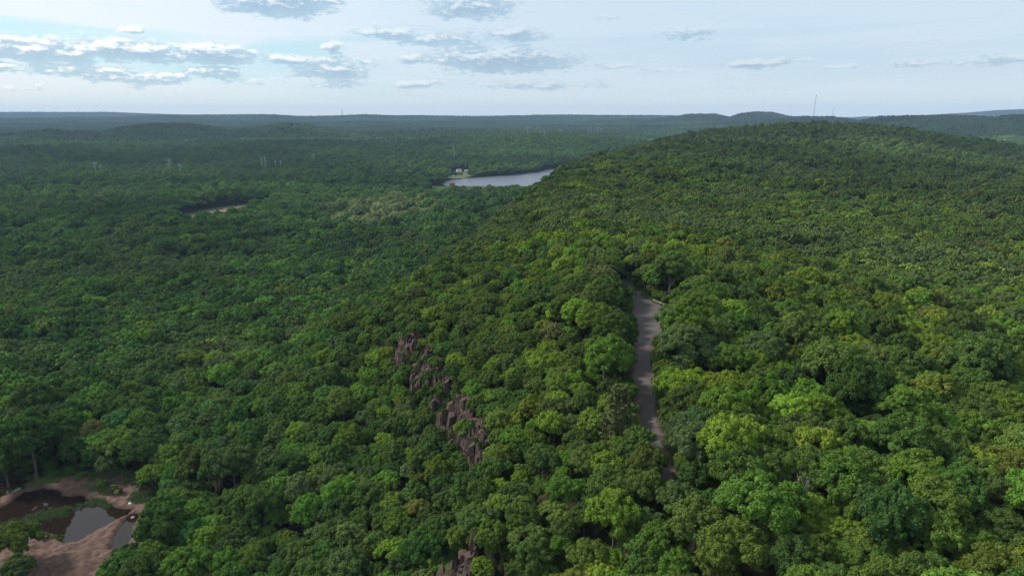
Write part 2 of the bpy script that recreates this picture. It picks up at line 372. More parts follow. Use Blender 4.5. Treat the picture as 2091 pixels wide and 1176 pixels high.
def dirt_mat():
    m, T, o = new_mat('churned_soil')
    tc = T.add('ShaderNodeTexCoord'); p = tc.outputs['Object']
    n = T.noise(p, .5, 7, .7); n2 = T.noise(p, 3.5, 6, .7); n3 = T.noise(p, .12, 3)
    c = T.mix(T.step(n, .3, .7), (.050, .029, .021), (.165, .100, .075))
    c = T.mix(T.math('MULTIPLY', T.step(n2, .45, .7), .6), c, (.150, .105, .085), 'MIX')
    c = T.mix(T.step(n3, .5, .65), c, (.115, .070, .053))
    at = T.add('ShaderNodeAttribute', attribute_type='GEOMETRY', attribute_name='cover')
    c = T.mix(1., c, at.outputs['Color'], 'MULTIPLY')
    b = T.add('ShaderNodeBsdfPrincipled'); b.inputs['Roughness'].default_value = .9; b.inputs['Specular IOR Level'].default_value = .15
    bp = T.add('ShaderNodeBump'); bp.inputs['Strength'].default_value = .9; bp.inputs['Distance'].default_value = .25
    T.link(n2, bp.inputs['Height']); T.link(bp.outputs[0], b.inputs['Normal'])
    T.link(c, b.inputs['Base Color']); T.link(b.outputs[0], o.inputs[0]); return m
M_DIRT = dirt_mat()
M_ROAD = simple('gravel_road', (.076, .064, .058), .95, .45, .5, bump=.4)
M_SHOULDER = simple('reddish_shoulder', (.085, .055, .045), .95, .4, .8)
M_STEEL = simple('galvanised_steel', (.38, .40, .42), .5, .1, 2., .3)
M_DARKSTEEL = simple('dark_mast_steel', (.16, .16, .17), .6, .1, 2.)
M_WHITE = simple('white_paint', (.75, .75, .74), .6, .06)
M_BRICK = simple('red_brick', (.20, .10, .08), .85, .2, 3.)
M_ROOF = simple('dull_red_roof', (.20, .095, .08), .8, .15, 2.)
M_GREYROOF = simple('grey_shingle_roof', (.22, .22, .24), .85, .2, 2.)
M_GLASS = simple('dark_window_glass', (.03, .035, .04), .15, .05)
M_TYRE = simple('black_rubber', (.02, .02, .02), .8, .1)
M_CARB = simple('blue_car_paint', (.06, .09, .18), .3, .05); M_CARG = simple('grey_car_paint', (.32, .33, .35), .3, .05)
M_LOG = simple('pale_weathered_log', (.42, .35, .24), .85, .25, 2.)
M_GRASS = simple('marsh_grass', (.11, .165, .045), .8, .4, .6)

# ---------------------------------------------------------------- ground sheet
ang = np.radians(np.concatenate([np.arange(-56, 56, .25), np.arange(56, 304, 4.)]))
rad = np.concatenate([[0.], np.exp(np.linspace(np.log(12), np.log(14000), 600))])
A, RR = np.meshgrid(ang, rad, indexing='ij')
GX, GY = RR*np.sin(A), RR*np.cos(A)
GZ = ground(GX, GY)
def cover(x, y):
    c = np.empty(x.shape+(3,)); c[:] = (.020, .023, .011)
    def put(m, col):
        for k in range(3): c[..., k] = c[..., k]*(1-m)+col[k]*m
    d = edge_d(x, y)
    put(sstep(-14, -2, d)*(1-sstep(35, 60, d))*(1-sstep(360, 420, y))*.7, (.026, .027, .014))
    put(1-sstep(-2, 3, poly_sd(x, y, LAKE)), (.05, .05, .04))
    for poly, col in CLEAR_COVER: put(1-sstep(-3, 3, poly_sd(x, y, poly)), col)
    put(1-sstep(-1, 7, poly_sd(x, y, POND))*sstep(-1, 7, poly_sd(x, y, POOL)), (.10, .06, .045))
    return c
SAND = [(-412,880),(-406,925),(-398,960),(-388,990),(-382,975),(-380,925),(-388,885),(-400,850)]
FIELD1 = [(-222,1340),(-205,1330),(-192,1350),(-190,1390),(-214,1392)]
FIELD2 = [(-216,1405),(-180,1395),(-168,1440),(-175,1500),(-212,1490)]
FIELD3 = [(-240,1270),(-190,1265),(-150,1285),(-160,1310),(-215,1325),(-250,1300)]
FIELDH = [(-142,1450),(-98,1465),(-88,1560),(-100,1640),(-140,1640),(-150,1560)]
DAMG = [(-130,1075),(50,1060),(100,1170),(150,1292),(60,1296),(-115,1296),(-150,1300)]
HILLF = [(-1130,3020),(-1095,2990),(-1080,3030),(-1110,3060)], [(-1000,3060),(-940,3030),(-935,3140),(-985,3150)], [(-1230,3170),(-1130,3150),(-1120,3180),(-1220,3200)]
HILLG = [(-985,2930),(-925,2910),(-925,3000),(-975,3010)]
FARSTRIP = [(-500,3430),(-325,3540),(-325,3680),(-500,3590)]
PLINE = [(-1250,1330),(-851,1430),(-710,1463),(-545,1558),(-507,1758),(-330,2100)]
CLEAR_COVER = [(SANDG, (.06, .075, .04)), (SAND, (.17, .135, .10)), (FIELD1, (.22, .19, .11)), (FIELD2, (.075, .11, .045)), (FIELD3, (.07, .10, .045)),
               (FIELDH, (.10, .115, .06)), (DAMG, (.045, .075, .03)), (HILLG, (.07, .09, .05))] + [(h, (.20, .18, .13)) for h in HILLF]
col = cover(GX, GY)
na, nr = GX.shape
I = np.arange(na*nr).reshape(na, nr); Ia = np.roll(I, -1, axis=0)
quads = np.stack([I[:, :-1], I[:, 1:], Ia[:, 1:], Ia[:, :-1]], -1).reshape(-1, 4)[:, ::-1]
me = mesh_np('ground', np.stack([GX, GY, GZ], -1).reshape(-1, 3), quads, [M_GROUND], smooth=True)
ca = me.color_attributes.new('cover', 'FLOAT_COLOR', 'POINT')
ca.data.foreach_set('color', np.concatenate([col.reshape(-1, 3), np.ones((na*nr, 1))], 1).astype(np.float32).ravel())
link('ground', me, kind='structure', label='rolling wooded terrain with ridge and valley floor')

# ---------------------------------------------------------------- water
def flat(name, poly, z, mat, label):
    me = bpy.data.meshes.new(name); me.from_pydata([(x, y, z) for x, y in poly], [], [tuple(range(len(poly)))]); me.materials.append(mat); me.update()
    bm = bmesh.new(); bm.from_mesh(me)
    for f in bm.faces:
        if f.normal.z < 0: f.normal_flip()
    bmesh.ops.triangulate(bm, faces=bm.faces[:]); bm.to_mesh(me); bm.free()
    return link(name, me, kind='structure', label=label)
flat('lake_water', LAKE, 1.6, M_LAKE, 'pale rippled lake behind a low grass dam')
flat('distant_lake_water', FARPOND, 45.2, M_LAKE, 'thin bright sliver of far lake')
flat('pond_water', [(-176,176),(-176,212),(-106,212),(-106,170),(-120,168),(-150,176)], 10.0, M_POND, 'brown quarry pond mirroring the sky')

# ---------------------------------------------------------------- muddy quarry ground round the pond
gx = np.arange(-182, -94, .4); gy = np.arange(128, 224, .4)
X, Y = np.meshgrid(gx, gy, indexing='ij')
sdp = poly_sd(X, Y, POND); sdq = poly_sd(X, Y, POOL); s_ = np.minimum(sdp, sdq)+ (fbm(X/3., Y/3., 71)-.5)*1.8
Z = 10 + np.clip(s_*.42, -1.3, .55) + sstep(1.5, 9, s_)*1.3*fbm(X/7., Y/7., 55) + ((fbm(X/1.5, Y/1.5, 44, 3)-.5)*.7+np.abs(fbm(X/4., Y/2.2, 45, 4)-.5)*1.6)*sstep(0, 2, s_)
tr = np.abs((X+132)*.80+(Y-160)*.60+ (fbm(X/9., Y/9., 4)-.5)*2)      # wheel tracks
for k in (0.4, 2.4): Z = Z - .22*np.exp(-((tr-k)/.35)**2)*sstep(2, 4, s_)
out_ = sstep(28, 46, np.hypot((X-DIRT_C[0]), (Y-DIRT_C[1])*1.15))
Z = Z*(1-out_) + (ground(X, Y)-.6)*out_
Z = np.where(np.hypot((X-DIRT_C[0]), (Y-DIRT_C[1])*1.15) > 47, ground(X, Y)-1.2, Z)
n0, n1 = X.shape; I = np.arange(n0*n1).reshape(n0, n1)
q = np.stack([I[:-1, :-1], I[1:, :-1], I[1:, 1:], I[:-1, 1:]], -1).reshape(-1, 4)
me = mesh_np('muddy_ground', np.stack([X, Y, Z], -1).reshape(-1, 3), q, [M_DIRT], smooth=True)
wet = 1-.6*(1-sstep(-.3, 1.2, s_)); green = sstep(.52, .62, fbm(X/5., Y/5., 91))*sstep(2, 5, s_)*.75*(Y > 186)
cc = np.stack([wet*(1-green*.72), wet*(1-green*.25), wet*(1-green*.55), np.ones_like(wet)], -1)
ca = me.color_attributes.new('cover', 'FLOAT_COLOR', 'POINT'); ca.data.foreach_set('color', cc.astype(np.float32).ravel())
link('muddy_ground', me, kind='structure', label='reddish churned mud round the quarry pond')
def dirt_z(x, y):
    i = int((x+182)/.4); j = int((y-128)/.4); return float(Z[min(max(i, 0), n0-1), min(max(j, 0), n1-1)])

# ---------------------------------------------------------------- road on the ridge
def strip(name, pts, extra, lift, mat, label, seed):
    P = np.array(pts, float); t = np.concatenate([[0], np.cumsum(np.hypot(*np.diff(P[:, :2], axis=0).T))])
    tt = np.arange(0, t[-1], 1.2); cx = np.interp(tt, t, P[:, 0]); cyy = np.interp(tt, t, P[:, 1]); w = np.interp(tt, t, P[:, 2])
    k = np.array([1, 2, 3, 2, 1])/9.; cx = np.convolve(np.pad(cx, 2, 'edge'), k, 'valid'); w = np.convolve(np.pad(w, 2, 'edge'), k, 'valid')
    dx = np.gradient(cx); dy = np.gradient(cyy); L = np.hypot(dx, dy); nx, ny = dy/L, -dx/L
    vs = []
    M = 9
    for j in range(M):
        f = (j/(M-1)-.5)*2; ww = w/2+extra+(fbm(tt/4., tt*0+j//5*7., seed)-.5)*(1.0+extra)
        x = cx+nx*f*ww; y = cyy+ny*f*ww; vs.append(np.stack([x, y, ground(x, y)+lift], -1))
    V = np.stack(vs, 1); n = len(tt); I = np.arange(n*M).reshape(n, M)
    q = np.stack([I[:-1, :-1], I[:-1, 1:], I[1:, 1:], I[1:, :-1]], -1).reshape(-1, 4)
    return link(name, mesh_np(name, V.reshape(-1, 3), q, [mat], smooth=True), kind='structure', label=label)
strip('dirt_shoulder', ROADC, 1.3, .07, M_SHOULDER, 'reddish dirt verge of the ridge road', 3)
strip('gravel_road', ROADC, 0., .13, M_ROAD, 'grey road with a widened turnaround on the ridge', 5)

# ---------------------------------------------------------------- basalt cliff along the ridge edge
def cliff(name, y0, y1, hgt, label, seed):
    """a stepped crowd of broken basalt columns down the face"""
    r = np.random.default_rng(seed); vs = []; fs = []; off = 0
    n = int((y1-y0)*(14 if seed == 1 else 9.5))
    for k in range(n):
        y = r.uniform(y0, y1); a = r.uniform(-1.2, 7.)**1.0
        e = min(1, (y-y0)/6, (y1-y)/6); but = float(fbm(np.array([y/7.]), np.array([3.]), seed)[0])
        if r.random() > .35+e*.8 or float(fbm(np.array([y/6.]), np.array([a/4.]), seed+40)[0]) < (.36 if seed == 1 else .43): continue
        a = a-(but-.5)*5*(a > 0); xe = float(np.interp(y, EDGE[:, 1], EDGE[:, 0])); zt = float(plateau(np.array([xe+2.5]), np.array([y]))[0])
        H = hgt*(.8+.5*but)*(.45+.55*e)
        top = zt+.8-max(a, 0)/6.5*H+r.normal()*1.2-(a < 0)*r.random()*1.5; bot = zt-H-3
        if top < bot+2: continue
        w = r.uniform(.6, 1.4); ns = int(r.integers(5, 7)); nz = max(3, int((top-bot)/2.2)); ph = r.uniform(0, 6.28); tilt = r.normal(size=2)*.25
        ang_ = ph+np.arange(ns)*6.283/ns+r.normal(size=ns)*.2; cx = xe-a; cyy = y-a*.35
        ring = []
        for q in range(nz+1):
            t = q/nz; z = bot+(top-bot)*t; ww = w*(1.22-.3*t)*(1+r.normal()*.07); ox, oy = r.normal(size=2)*.1-np.array([.9, .35])*(1-t)*(top-bot)*.10
            rr = ww*(1+r.normal(size=ns)*.09)
            zz = z+(np.cos(ang_)*tilt[0]+np.sin(ang_)*tilt[1])*2*(q == nz)
            ring.append(np.stack([cx+ox+np.cos(ang_)*rr, cyy+oy+np.sin(ang_)*rr, zz], -1))
        V = np.concatenate(ring+[np.array([[cx+ox, cyy+oy, top+.25*r.random()]])]); vs.append(V)
        for q in range(nz):
            for s in range(ns):
                p0, p1 = q*ns+s, q*ns+(s+1) % ns; fs.append((p0+off, p1+off, p1+ns+off)); fs.append((p0+off, p1+ns+off, p0+ns+off))
        for s in range(ns): fs.append((nz*ns+s+off, nz*ns+(s+1) % ns+off, len(V)-1+off))
        off += len(V)
    return link(name, mesh_np(name, np.concatenate(vs), np.array(fs), [M_ROCK]), kind='structure', label=label)
CLIFFS = [(97, 121, 15, 'dark columnar cliff at the foot of the picture', 1), (140, 190, 15, 'tall dark cliff face breaking through the wooded slope', 2),
          (196, 228, 12, 'broken upper cliff among small trees', 3), (234, 256, 9, 'smallest and farthest rock outcrop on the ridge edge', 4)]
for y0, y1, h, lb, sd_ in CLIFFS: cliff('rock_cliff', y0, y1, h, lb, sd_)
def rock(name, loc, size, mat, label, cat, seed, group=None):
    bm = bmesh.new(); bmesh.ops.create_icosphere(bm, subdivisions=3, radius=1)
    r = np.random.default_rng(seed); pl = r.normal(size=(9, 3)); pl /= np.linalg.norm(pl, axis=1)[:, None]; dd = .62+.3*r.random(9)
    for v in bm.verts:
        c = np.array(v.co)
        for p_, d_ in zip(pl, dd):
            k = c@p_
            if k > d_: c = c-p_*(k-d_)
        v.co = Vector(c*np.array(size))
    me = bpy.data.meshes.new(name); bm.to_mesh(me); bm.free(); me.materials.append(mat)
    return link(name, me, loc=loc, rot=(0, 0, seed), label=label, cat=cat, group=group)
M_PALEROCK = simple('pale_stone', (.55, .54, .50), .85, .2, 1.2, bump=.4); M_REDROCK = simple('reddish_slab', (.26, .15, .12), .85, .3, 1.2, bump=.5)
M_GREYROCK = simple('grey_boulder', (.20, .165, .155), .85, .3, 1.2, bump=.5)
rock('boulder', (-121.3, 196.9, 10.4), (1.3, .9, .6), M_PALEROCK, 'white slab of stone on the far bank of the quarry pond', 'rock', 2)
rock('boulder', (-122.2, 199.4, 10.9), (.8, .7, .5), M_PALEROCK, 'small pale stone just behind the white slab', 'rock', 5)
rock('boulder', (-116.6, 189.4, 10.05), (.75, .6, .45), M_GREYROCK, 'round grey boulder in the shallow pool right of the pond', 'rock', 3)
for i, (x, y, sx_, m_, lb) in enumerate([(2.5, 121, 1.7, M_REDROCK, 'orange tinted rock slab on top of the lowest cliff'), (6, 132, 1.6, M_REDROCK, 'pinkish rock slab among scrub above the lowest cliff'),
      (3, 166, 1.3, M_GREYROCK, 'grey boulder half hidden in scrub above the tall cliff'), (7, 182, 1.8, M_GREYROCK, 'dark rock shelf in scrub left of the road')]):
    rock('boulder', (x, y, gz(x, y)+.5), (sx_, sx_*.8, sx_*.6), m_, lb, 'rock', 20+i)

# ---------------------------------------------------------------- tree shapes
ICO_V, ICO_F = None, None
def ico(sub):
    bm = bmesh.new(); bmesh.ops.create_icosphere(bm, subdivisions=sub, radius=1)
    v = np.array([q.co[:] for q in bm.verts]); f = np.array([[w.index for w in q.verts] for q in bm.faces]); bm.free(); return v, f
ICO1 = ico(1); ICO2 = ico(2)
def quads_at(pos, nrm, size, r):
    n = len(pos); a = r.normal(size=(n, 3)); a -= (a*nrm).sum(1)[:, None]*nrm; a /= np.linalg.norm(a, axis=1)[:, None]+1e-9
    b = np.cross(nrm, a); s = size[:, None]
    k = r.uniform(.65, 1.15, (4, n))
    V = np.stack([pos+a*s*k[0][:, None]*.62, pos+b*s*k[1][:, None]*.5+nrm*s*.12, pos-a*s*k[2][:, None]*.62, pos-b*s*k[3][:, None]*.5+nrm*s*.12], 1)
    return V.reshape(-1, 3), np.arange(4*n).reshape(n, 4)
def lobes(r, n, Rr, zc, flat_):
    """lobe centres spread over a domed crown of radius Rr"""
    c = []; g = math.pi*(3-5**.5)
    for i in range(n):
        t = (i+.5)/n; z = 1-t*1.25; q = math.sqrt(max(0, 1-z*z)); a = i*g+r.uniform(-.5, .5)
        k = r.uniform(.58, .86)
        c.append((q*math.cos(a)*Rr*k, q*math.sin(a)*Rr*k, zc+z*Rr*flat_*k, Rr*r.uniform(.23, .42)))
    return np.array(c)
def broadleaf(seed, nleaf, leaf, nl=22, flat_=.82, core=True, Rr=5., zc=10., shag=.12, sub=9, jit=.30):
    """domed crown: large lobes, each covered with smaller clumps, leaves laid over the clumps"""
    r = np.random.default_rng(seed); L = lobes(r, nl, Rr, zc, flat_)
    L[:, :2] += r.normal(size=2)*.3
    L = L*np.array([r.uniform(.92, 1.14), r.uniform(.92, 1.14), 1, 1])
    mid = np.array([0, 0, zc-2.5])
    if sub:
        S = []
        for x, y, z, q in L:
            o = np.array([x, y, z])-mid; o /= np.linalg.norm(o)
            n = 0
            while n < sub:
                d = r.normal(size=3); d /= np.linalg.norm(d)
                if d@o+d[2]*.3 < -.05: continue
                s = q*r.uniform(.30, .50); S.append((*(np.array([x, y, z])+d*q*r.uniform(.62, .95)), s)); n += 1
        S = np.array(S)
    else: S = L
    w = S[:, 3]**2; k = r.choice(len(S), nleaf*2, p=w/w.sum())
    d = r.normal(size=(nleaf*2, 3)); d /= np.linalg.norm(d, axis=1)[:, None]
    c = S[k, :3]; outw = c-mid; outw /= np.linalg.norm(outw, axis=1)[:, None]
    keep = (d*outw).sum(1)+d[:, 2]*.4 > -.15; d, c, k = d[keep][:nleaf], c[keep][:nleaf], k[keep][:nleaf]
    pos = c+d*(S[k, 3]*r.uniform(.80, 1.0+shag, len(k)))[:, None]
    nrm = d+r.normal(size=d.shape)*jit+np.array([0, 0, .2]); nrm /= np.linalg.norm(nrm, axis=1)[:, None]
    V, F = quads_at(pos, nrm, leaf*r.uniform(.7, 1.35, len(pos)), r)
    tris = []
    if core:
        vv = [V]; off = len(V)
        for x, y, z, q in list(L*np.array([1, 1, 1, .68]))+(list(S) if sub else [])+[(0, 0, zc-.5, Rr*.5)]:
            a, b = ICO1; vv.append(a*q*.86+np.array([x, y, z])); tris.append(b+off); off += len(a)
        V = np.concatenate(vv); tris = [np.concatenate(tris)]
    return V, [F]+tris
def trunk_geo(seed, h=9.5, r0=.32, n=5):
    r = np.random.default_rng(seed); m = MB()
    p = [Vector((0, 0, -1.2)), Vector((r.normal()*.15, r.normal()*.15, h*.5)), Vector((r.normal()*.3, r.normal()*.3, h))]
    m.tube(p[0], p[1], r0, r0*.75, 7); m.tube(p[1], p[2], r0*.75, r0*.35, 7)
    for i in range(n):
        a = i*2.4+r.uniform(0, 1); z = h*(.45+.1*i)
        s = p[1].lerp(p[2], min(1, max(0, (z-h*.5)/(h*.5)))); e = Vector((math.cos(a)*3., math.sin(a)*3., z+2.4)); m.tube((s.x, s.y, z), e, r0*.4, r0*.12, 5)
    return m
def conifer(seed, n, kind):
    r = np.random.default_rng(seed)
    if kind == 'C':      # narrow red cedar
        t = r.random(n)**.8; rad = 2.6*(1-t)**.6*(.75+.4*r.random(n)); a = r.random(n)*6.283; zz = 1.2+t*11.
        pos = np.stack([rad*np.cos(a), rad*np.sin(a), zz], -1); nrm = np.stack([np.cos(a), np.sin(a), .7+0*a], -1)+r.normal(size=(n, 3))*.4
        sz = .55*r.uniform(.6, 1.3, n)
    else:                # tiered white pine with feathery boughs
        P_, N_ = [], []
        for tier in range(11):
            z = 4+tier*1.0; L = 5.2*(1-tier/12.)**.7; nb = 9
            for b in range(nb):
                a = b*6.283/nb+tier*.7+r.uniform(-.25, .25); LL = L*r.uniform(.75, 1.1); m = n//99
                u = r.random(m)**.6; sp = (r.random(m)-.5)*.9*(1.1-.6*u)*1.6
                P_.append(np.stack([np.cos(a)*u*LL-np.sin(a)*sp, np.sin(a)*u*LL+np.cos(a)*sp, z+u*u*1.3+r.normal(size=m)*.18], -1)); N_.append(np.tile((0, 0, 1.), (m, 1)))
        pos = np.concatenate(P_); nrm = np.concatenate(N_)+r.normal(size=pos.shape)*.5; sz = .5*r.uniform(.6, 1.2, len(pos))
    nrm /= np.linalg.norm(nrm, axis=1)[:, None]
    V, F = quads_at(pos, nrm, sz, r)
    a, b = ICO2; c = a*(np.array([1.5, 1.5, 4.8]) if kind == 'C' else np.array([2.6, 2.6, 4.6]))+np.array([0, 0, 6.2 if kind == 'C' else 8.5])
    return np.concatenate([V, c]), [F, b+len(V)]
NEAR = 12
crown_me = []; trunk_me = []
for i in range(NEAR):
    V, F = broadleaf(100+i, 8500, .34, nl=[26, 32, 20, 29][i % 4], flat_=[.72, .86, .64, .95][(i*7) % 4], shag=[.1, .22, .15][i % 3], sub=[9, 8, 11, 9][i % 4])
    crown_me.append(mesh_np('crown', V, F, [M_LEAF])); trunk_me.append(trunk_geo(i).mesh('trunk', M_BARK))
cedar_me = []
for i in range(3):
    V, F = conifer(300+i, 2600, 'C'); cedar_me.append(mesh_np('crown', V, F, [M_LEAF]))
V, F = conifer(310, 9000, 'P'); pine_me = mesh_np('crown', V, F, [M_LEAF])
thin_me = []                              # sparse pale crowns, twigs showing
for i in range(3):
    V, F = broadleaf(400+i, 2300, .42, nl=26, core=False, shag=.3); thin_me.append(mesh_np('crown', V, F, [M_LEAF]))
def dead_tree(seed):
    m = MB(); r = np.random.default_rng(seed)
    def br(p, d, L, rad, k):
        e = p+d*L; m.tube(p, e, rad, rad*.6, 5)
        if k:
            for j in range(3):
                nd = (d+Vector(r.normal(size=3))*.55+Vector((0, 0, .15))).normalized(); br(e, nd, L*.62, rad*.55, k-1)
    br(Vector((0, 0, -1)), Vector((0, 0, 1)), 6, .3, 4); return m.mesh('dead_tree', M_DEAD)

# ---------------------------------------------------------------- where the trees stand
PAL = {'Y': (.120, .195, .026), 'G': (.072, .145, .025), 'M': (.058, .104, .026), 'D': (.036, .072, .023), 'A': (.062, .094, .042),
       'O': (.082, .118, .027), 'B': (.042, .086, .030), 'C': (.062, .062, .026), 'P': (.095, .140, .050), 'T': (.088, .088, .048), 'X': (.3, .27, .25)}
for k_ in 'YGDAOBT': PAL[k_] = tuple(.70*a_+.30*c_ for a_, c_ in zip(PAL[k_], (.066, .122, .024)))
HAND = [(float(a), float(b), float(c), d) for a, b, c, d in (q.split(',') for q in """-117.4,203.8,4.2,Y -110.5,203.6,4.6,G -99.5,199.3,6.2,O -84.7,189.7,5.9,A -73.4,191.4,4.7,A -81,195,1.9,G -64.7,181.7,5.3,D -58.4,181.6,3.8,A -100.7,185.6,4.3,G -89,176.7,3.7,D -84.2,182.4,2.7,D -69.6,169.2,5.7,M -80.7,170.3,3.6,M -70.4,162.6,4.1,M -91.7,161,6.1,D -78.7,157.7,4.4,Y -90.4,152.3,4.6,G -86.4,156.1,3.3,G -76.9,150.4,3.9,M -68.2,156.2,3.3,A -63.3,157.6,2.4,M -58.2,158.4,2.6,Y -57,166.2,3.8,O -51.4,158.2,2.7,D -98.1,153.3,3.9,A -63.7,146.2,4.1,O -57.7,147.3,3.2,B -50.3,146.3,3.8,O -96.6,190,4,D -52,189.5,3.9,M -48.4,179.3,2.7,M -43.9,180.5,3.4,M -39.1,181.6,2.6,G -34.1,180.3,3.7,M -23.2,172.6,3.9,M -14.1,166,2.7,G -32.2,172.6,3.2,D -23.9,169.3,2.1,O -9.5,147.8,4.4,D -18.2,159.7,3,M -37.4,163.4,4.1,M -32.4,163.9,3.1,O -28.1,160.6,1.3,Y -21.9,148.7,1.8,Y -45,160.1,4.4,D -38.2,157.7,3,M -32.5,154.1,2.9,O -11.8,145.6,2.4,G -14.1,133.4,4.1,D -18.6,129.9,4.5,D -43.8,152.8,3.9,M -54.6,152.1,3.1,B -45.5,148.7,3.2,O -35.5,142.9,2.9,T -30.4,141.2,3.3,M -39.2,139.2,3,G -24.2,134.3,2.9,A 6.6,130.7,3.2,M 1.9,139.3,2.9,M 12.6,129.1,2.4,G 18,127.9,2.6,G 21.9,124.2,2.6,M 26.3,121.9,2.6,G 23,126.1,0.8,Y 0.3,125.5,2.6,B -3.4,131.7,1,C 4.8,127.4,1.3,C 6.6,123.3,1.4,T 9.8,118.8,3,G 14.2,120,2.5,G 18.1,114,3.9,M 23.4,112.3,3.2,O 17.8,107,4.1,Y 23.2,106.4,2.7,A 13.3,113.1,2.4,M 0.7,119.9,2.8,M 2.9,123.6,1.6,G -5.2,122.6,1.3,C 3.1,109.7,3.4,M 8.8,108,2.3,G 12.7,102.2,3.4,O 17.1,100.7,2.6,G 21.7,99.3,3.2,M 23.5,96.7,2.1,A -1.7,111.2,1.4,C 3.9,105.9,3,M 6.2,104.2,2,G 19.6,105.1,2.2,G -0.9,108.8,1.1,C 28.5,107.2,3.4,A 34.3,105.8,2.7,B 38.6,107.2,4.9,M 38.7,97,5.9,G 46.8,97.4,3.7,Y 29.4,98.1,4.8,O 33.4,91.3,4.9,O 24.1,99.7,3.4,G 40.5,89.3,4.1,M 47.1,101.9,0.6,X 26.1,95.7,2.5,G 31.2,91.7,3.2,O 32.4,113.6,2.8,D 33.9,117.9,3.9,A 50.5,106.5,4.2,M 48.2,113.5,4.2,O 58.1,120.5,3,Y 47.4,93.1,2.4,G 62.5,114.4,3.3,Y 66.8,110.1,3.6,M 58,111.6,2.5,D 75.5,117.2,3.4,A 78.2,113.6,4,D 86.5,117.2,3.4,O 92.4,119,1.8,Y 71.4,108.1,2.7,G 72.8,100.7,4.1,M 81,102.9,3.8,M 57.6,92.1,5,B 69.7,100.2,2.5,O 59.6,103.9,3.3,M 74.3,99.5,2.5,O 75.8,94.7,3.5,M 62.2,89.7,3.7,G 56.5,90.9,3.1,M 51.8,88.3,3,O 58.1,86.5,3,Y 50.3,95.2,2.9,Y 48.7,90.7,2.7,G 70.5,90.9,2.7,G 64.8,88.5,2.3,G 69.3,87.4,2.3,G 75,89.9,2.1,A 62.5,97.1,1.9,A 41.4,172.4,6.1,G 42.9,163.1,6.2,A 37.6,167.4,4,D 49.2,161.8,4.8,M 53.9,159.1,4.3,G 37.7,148.4,4.2,Y 64.1,165.7,5.2,A 68.5,163.2,3.9,O 49.3,150.3,3.3,O 47.5,157,2.5,A 59.5,153.8,4,O 62.2,145.1,4.4,D 43,128.6,4.8,G 38.2,135.7,4.3,M 50,127.6,3.7,G 32.1,122.1,4.4,A 38.6,122.2,3.9,M 55.5,120.8,4.8,M 63.7,134.4,4.2,G 51.1,142.4,3.3,D 72.2,157.7,4.4,D 76,171.2,6.6,M 67.7,181.9,5,D 59.6,181.1,5,M 92.2,186.1,5.1,Y 92.1,186.5,3.4,D 95.8,156,5.7,M 89.2,150.6,4.3,O 98.8,153.7,3.2,Y 114.4,159.7,6.7,M 72.3,137.3,6,D 71.7,136.2,3.9,D 78.9,134.6,4.2,A 100.4,147.7,3.6,O 70.4,131.8,1.9,Y 71.4,125.8,3.6,B 88.6,131.2,3.7,O 93.9,129.8,3.7,G 99.2,125.9,4.5,G 106.2,142.5,4.6,O 86.1,133,4.6,G 74.3,148.2,6.8,M 91.9,167.4,4,D 71.7,117,5,M 100.2,140.4,3.3,M -161.5,212.5,8.5,D -133.1,216.6,6.2,G -156.1,222.1,5,D -148.5,225.6,4.6,T -151,217.5,4.5,D -142.5,215.9,4,D -124.2,218.7,5.4,A -118.1,218.4,4.5,O -151.7,215.8,1.8,G -181.6,245.1,7.4,M -175.8,253.4,5.6,D -168.8,231.1,6.7,D -141.8,253.5,2.6,A -144.9,243.6,3.6,Y -146.8,233.9,4.6,O -130.4,234.3,3.8,G -123.4,239.4,2.7,Y -182.4,226.8,2.4,Y -167.9,207.9,5,D -134.4,165.1,5.3,O -128.2,156.6,4,A -100.1,150.7,3.2,D 23.5,163.1,6,G 22.3,134.5,4.7,P 26.6,154.4,3,G 22.9,167.3,2,G 30.4,186.2,5.6,M 35.2,190,3,D 20.3,159.4,1.3,C 25,159.9,1.7,T 13.9,176.4,2.1,C 6.6,228,2,C 19.6,180.8,1.7,C 26.1,190,3,B 22.4,111.3,1.9,D 52.2,189.3,6.2,G 63.9,212.9,5,M 55.4,237.1,2.8,M 52.7,227.8,1.6,G 49.1,246.8,2.5,M 46.7,263.8,5.1,M 53.5,250.9,6.7,M 35.4,231,4.5,M 29.8,208.1,4.5,A 36.6,222.5,3.8,D""".split())]
def road_d(x, y):
    x = np.asarray(x, float); y = np.asarray(y, float); P = np.array(ROADC)
    xc = np.interp(y, P[:, 1], P[:, 0]); w = np.interp(y, P[:, 1], P[:, 2])/2
    d = np.abs(x-xc)-w; return np.where(y > 293, np.hypot(d+w, y-293), np.where(y < 113, 99, d))
def line_d(x, y, pts):
    d = np.full(np.shape(x), 1e9)
    for (ax, ay), (bx, by) in zip(pts[:-1], pts[1:]):
        ex, ey = bx-ax, by-ay; t = np.clip(((x-ax)*ex+(y-ay)*ey)/(ex*ex+ey*ey), 0, 1); d = np.minimum(d, np.hypot(x-ax-ex*t, y-ay-ey*t))
    return d
BANK = [(-200,150),(-165,120),(-114,122),(-98,142),(-102,160),(-105,172),(-106,186),(-111,199),(-119,206),(-140,208),(-152,213),(-165,214),(-200,212)]
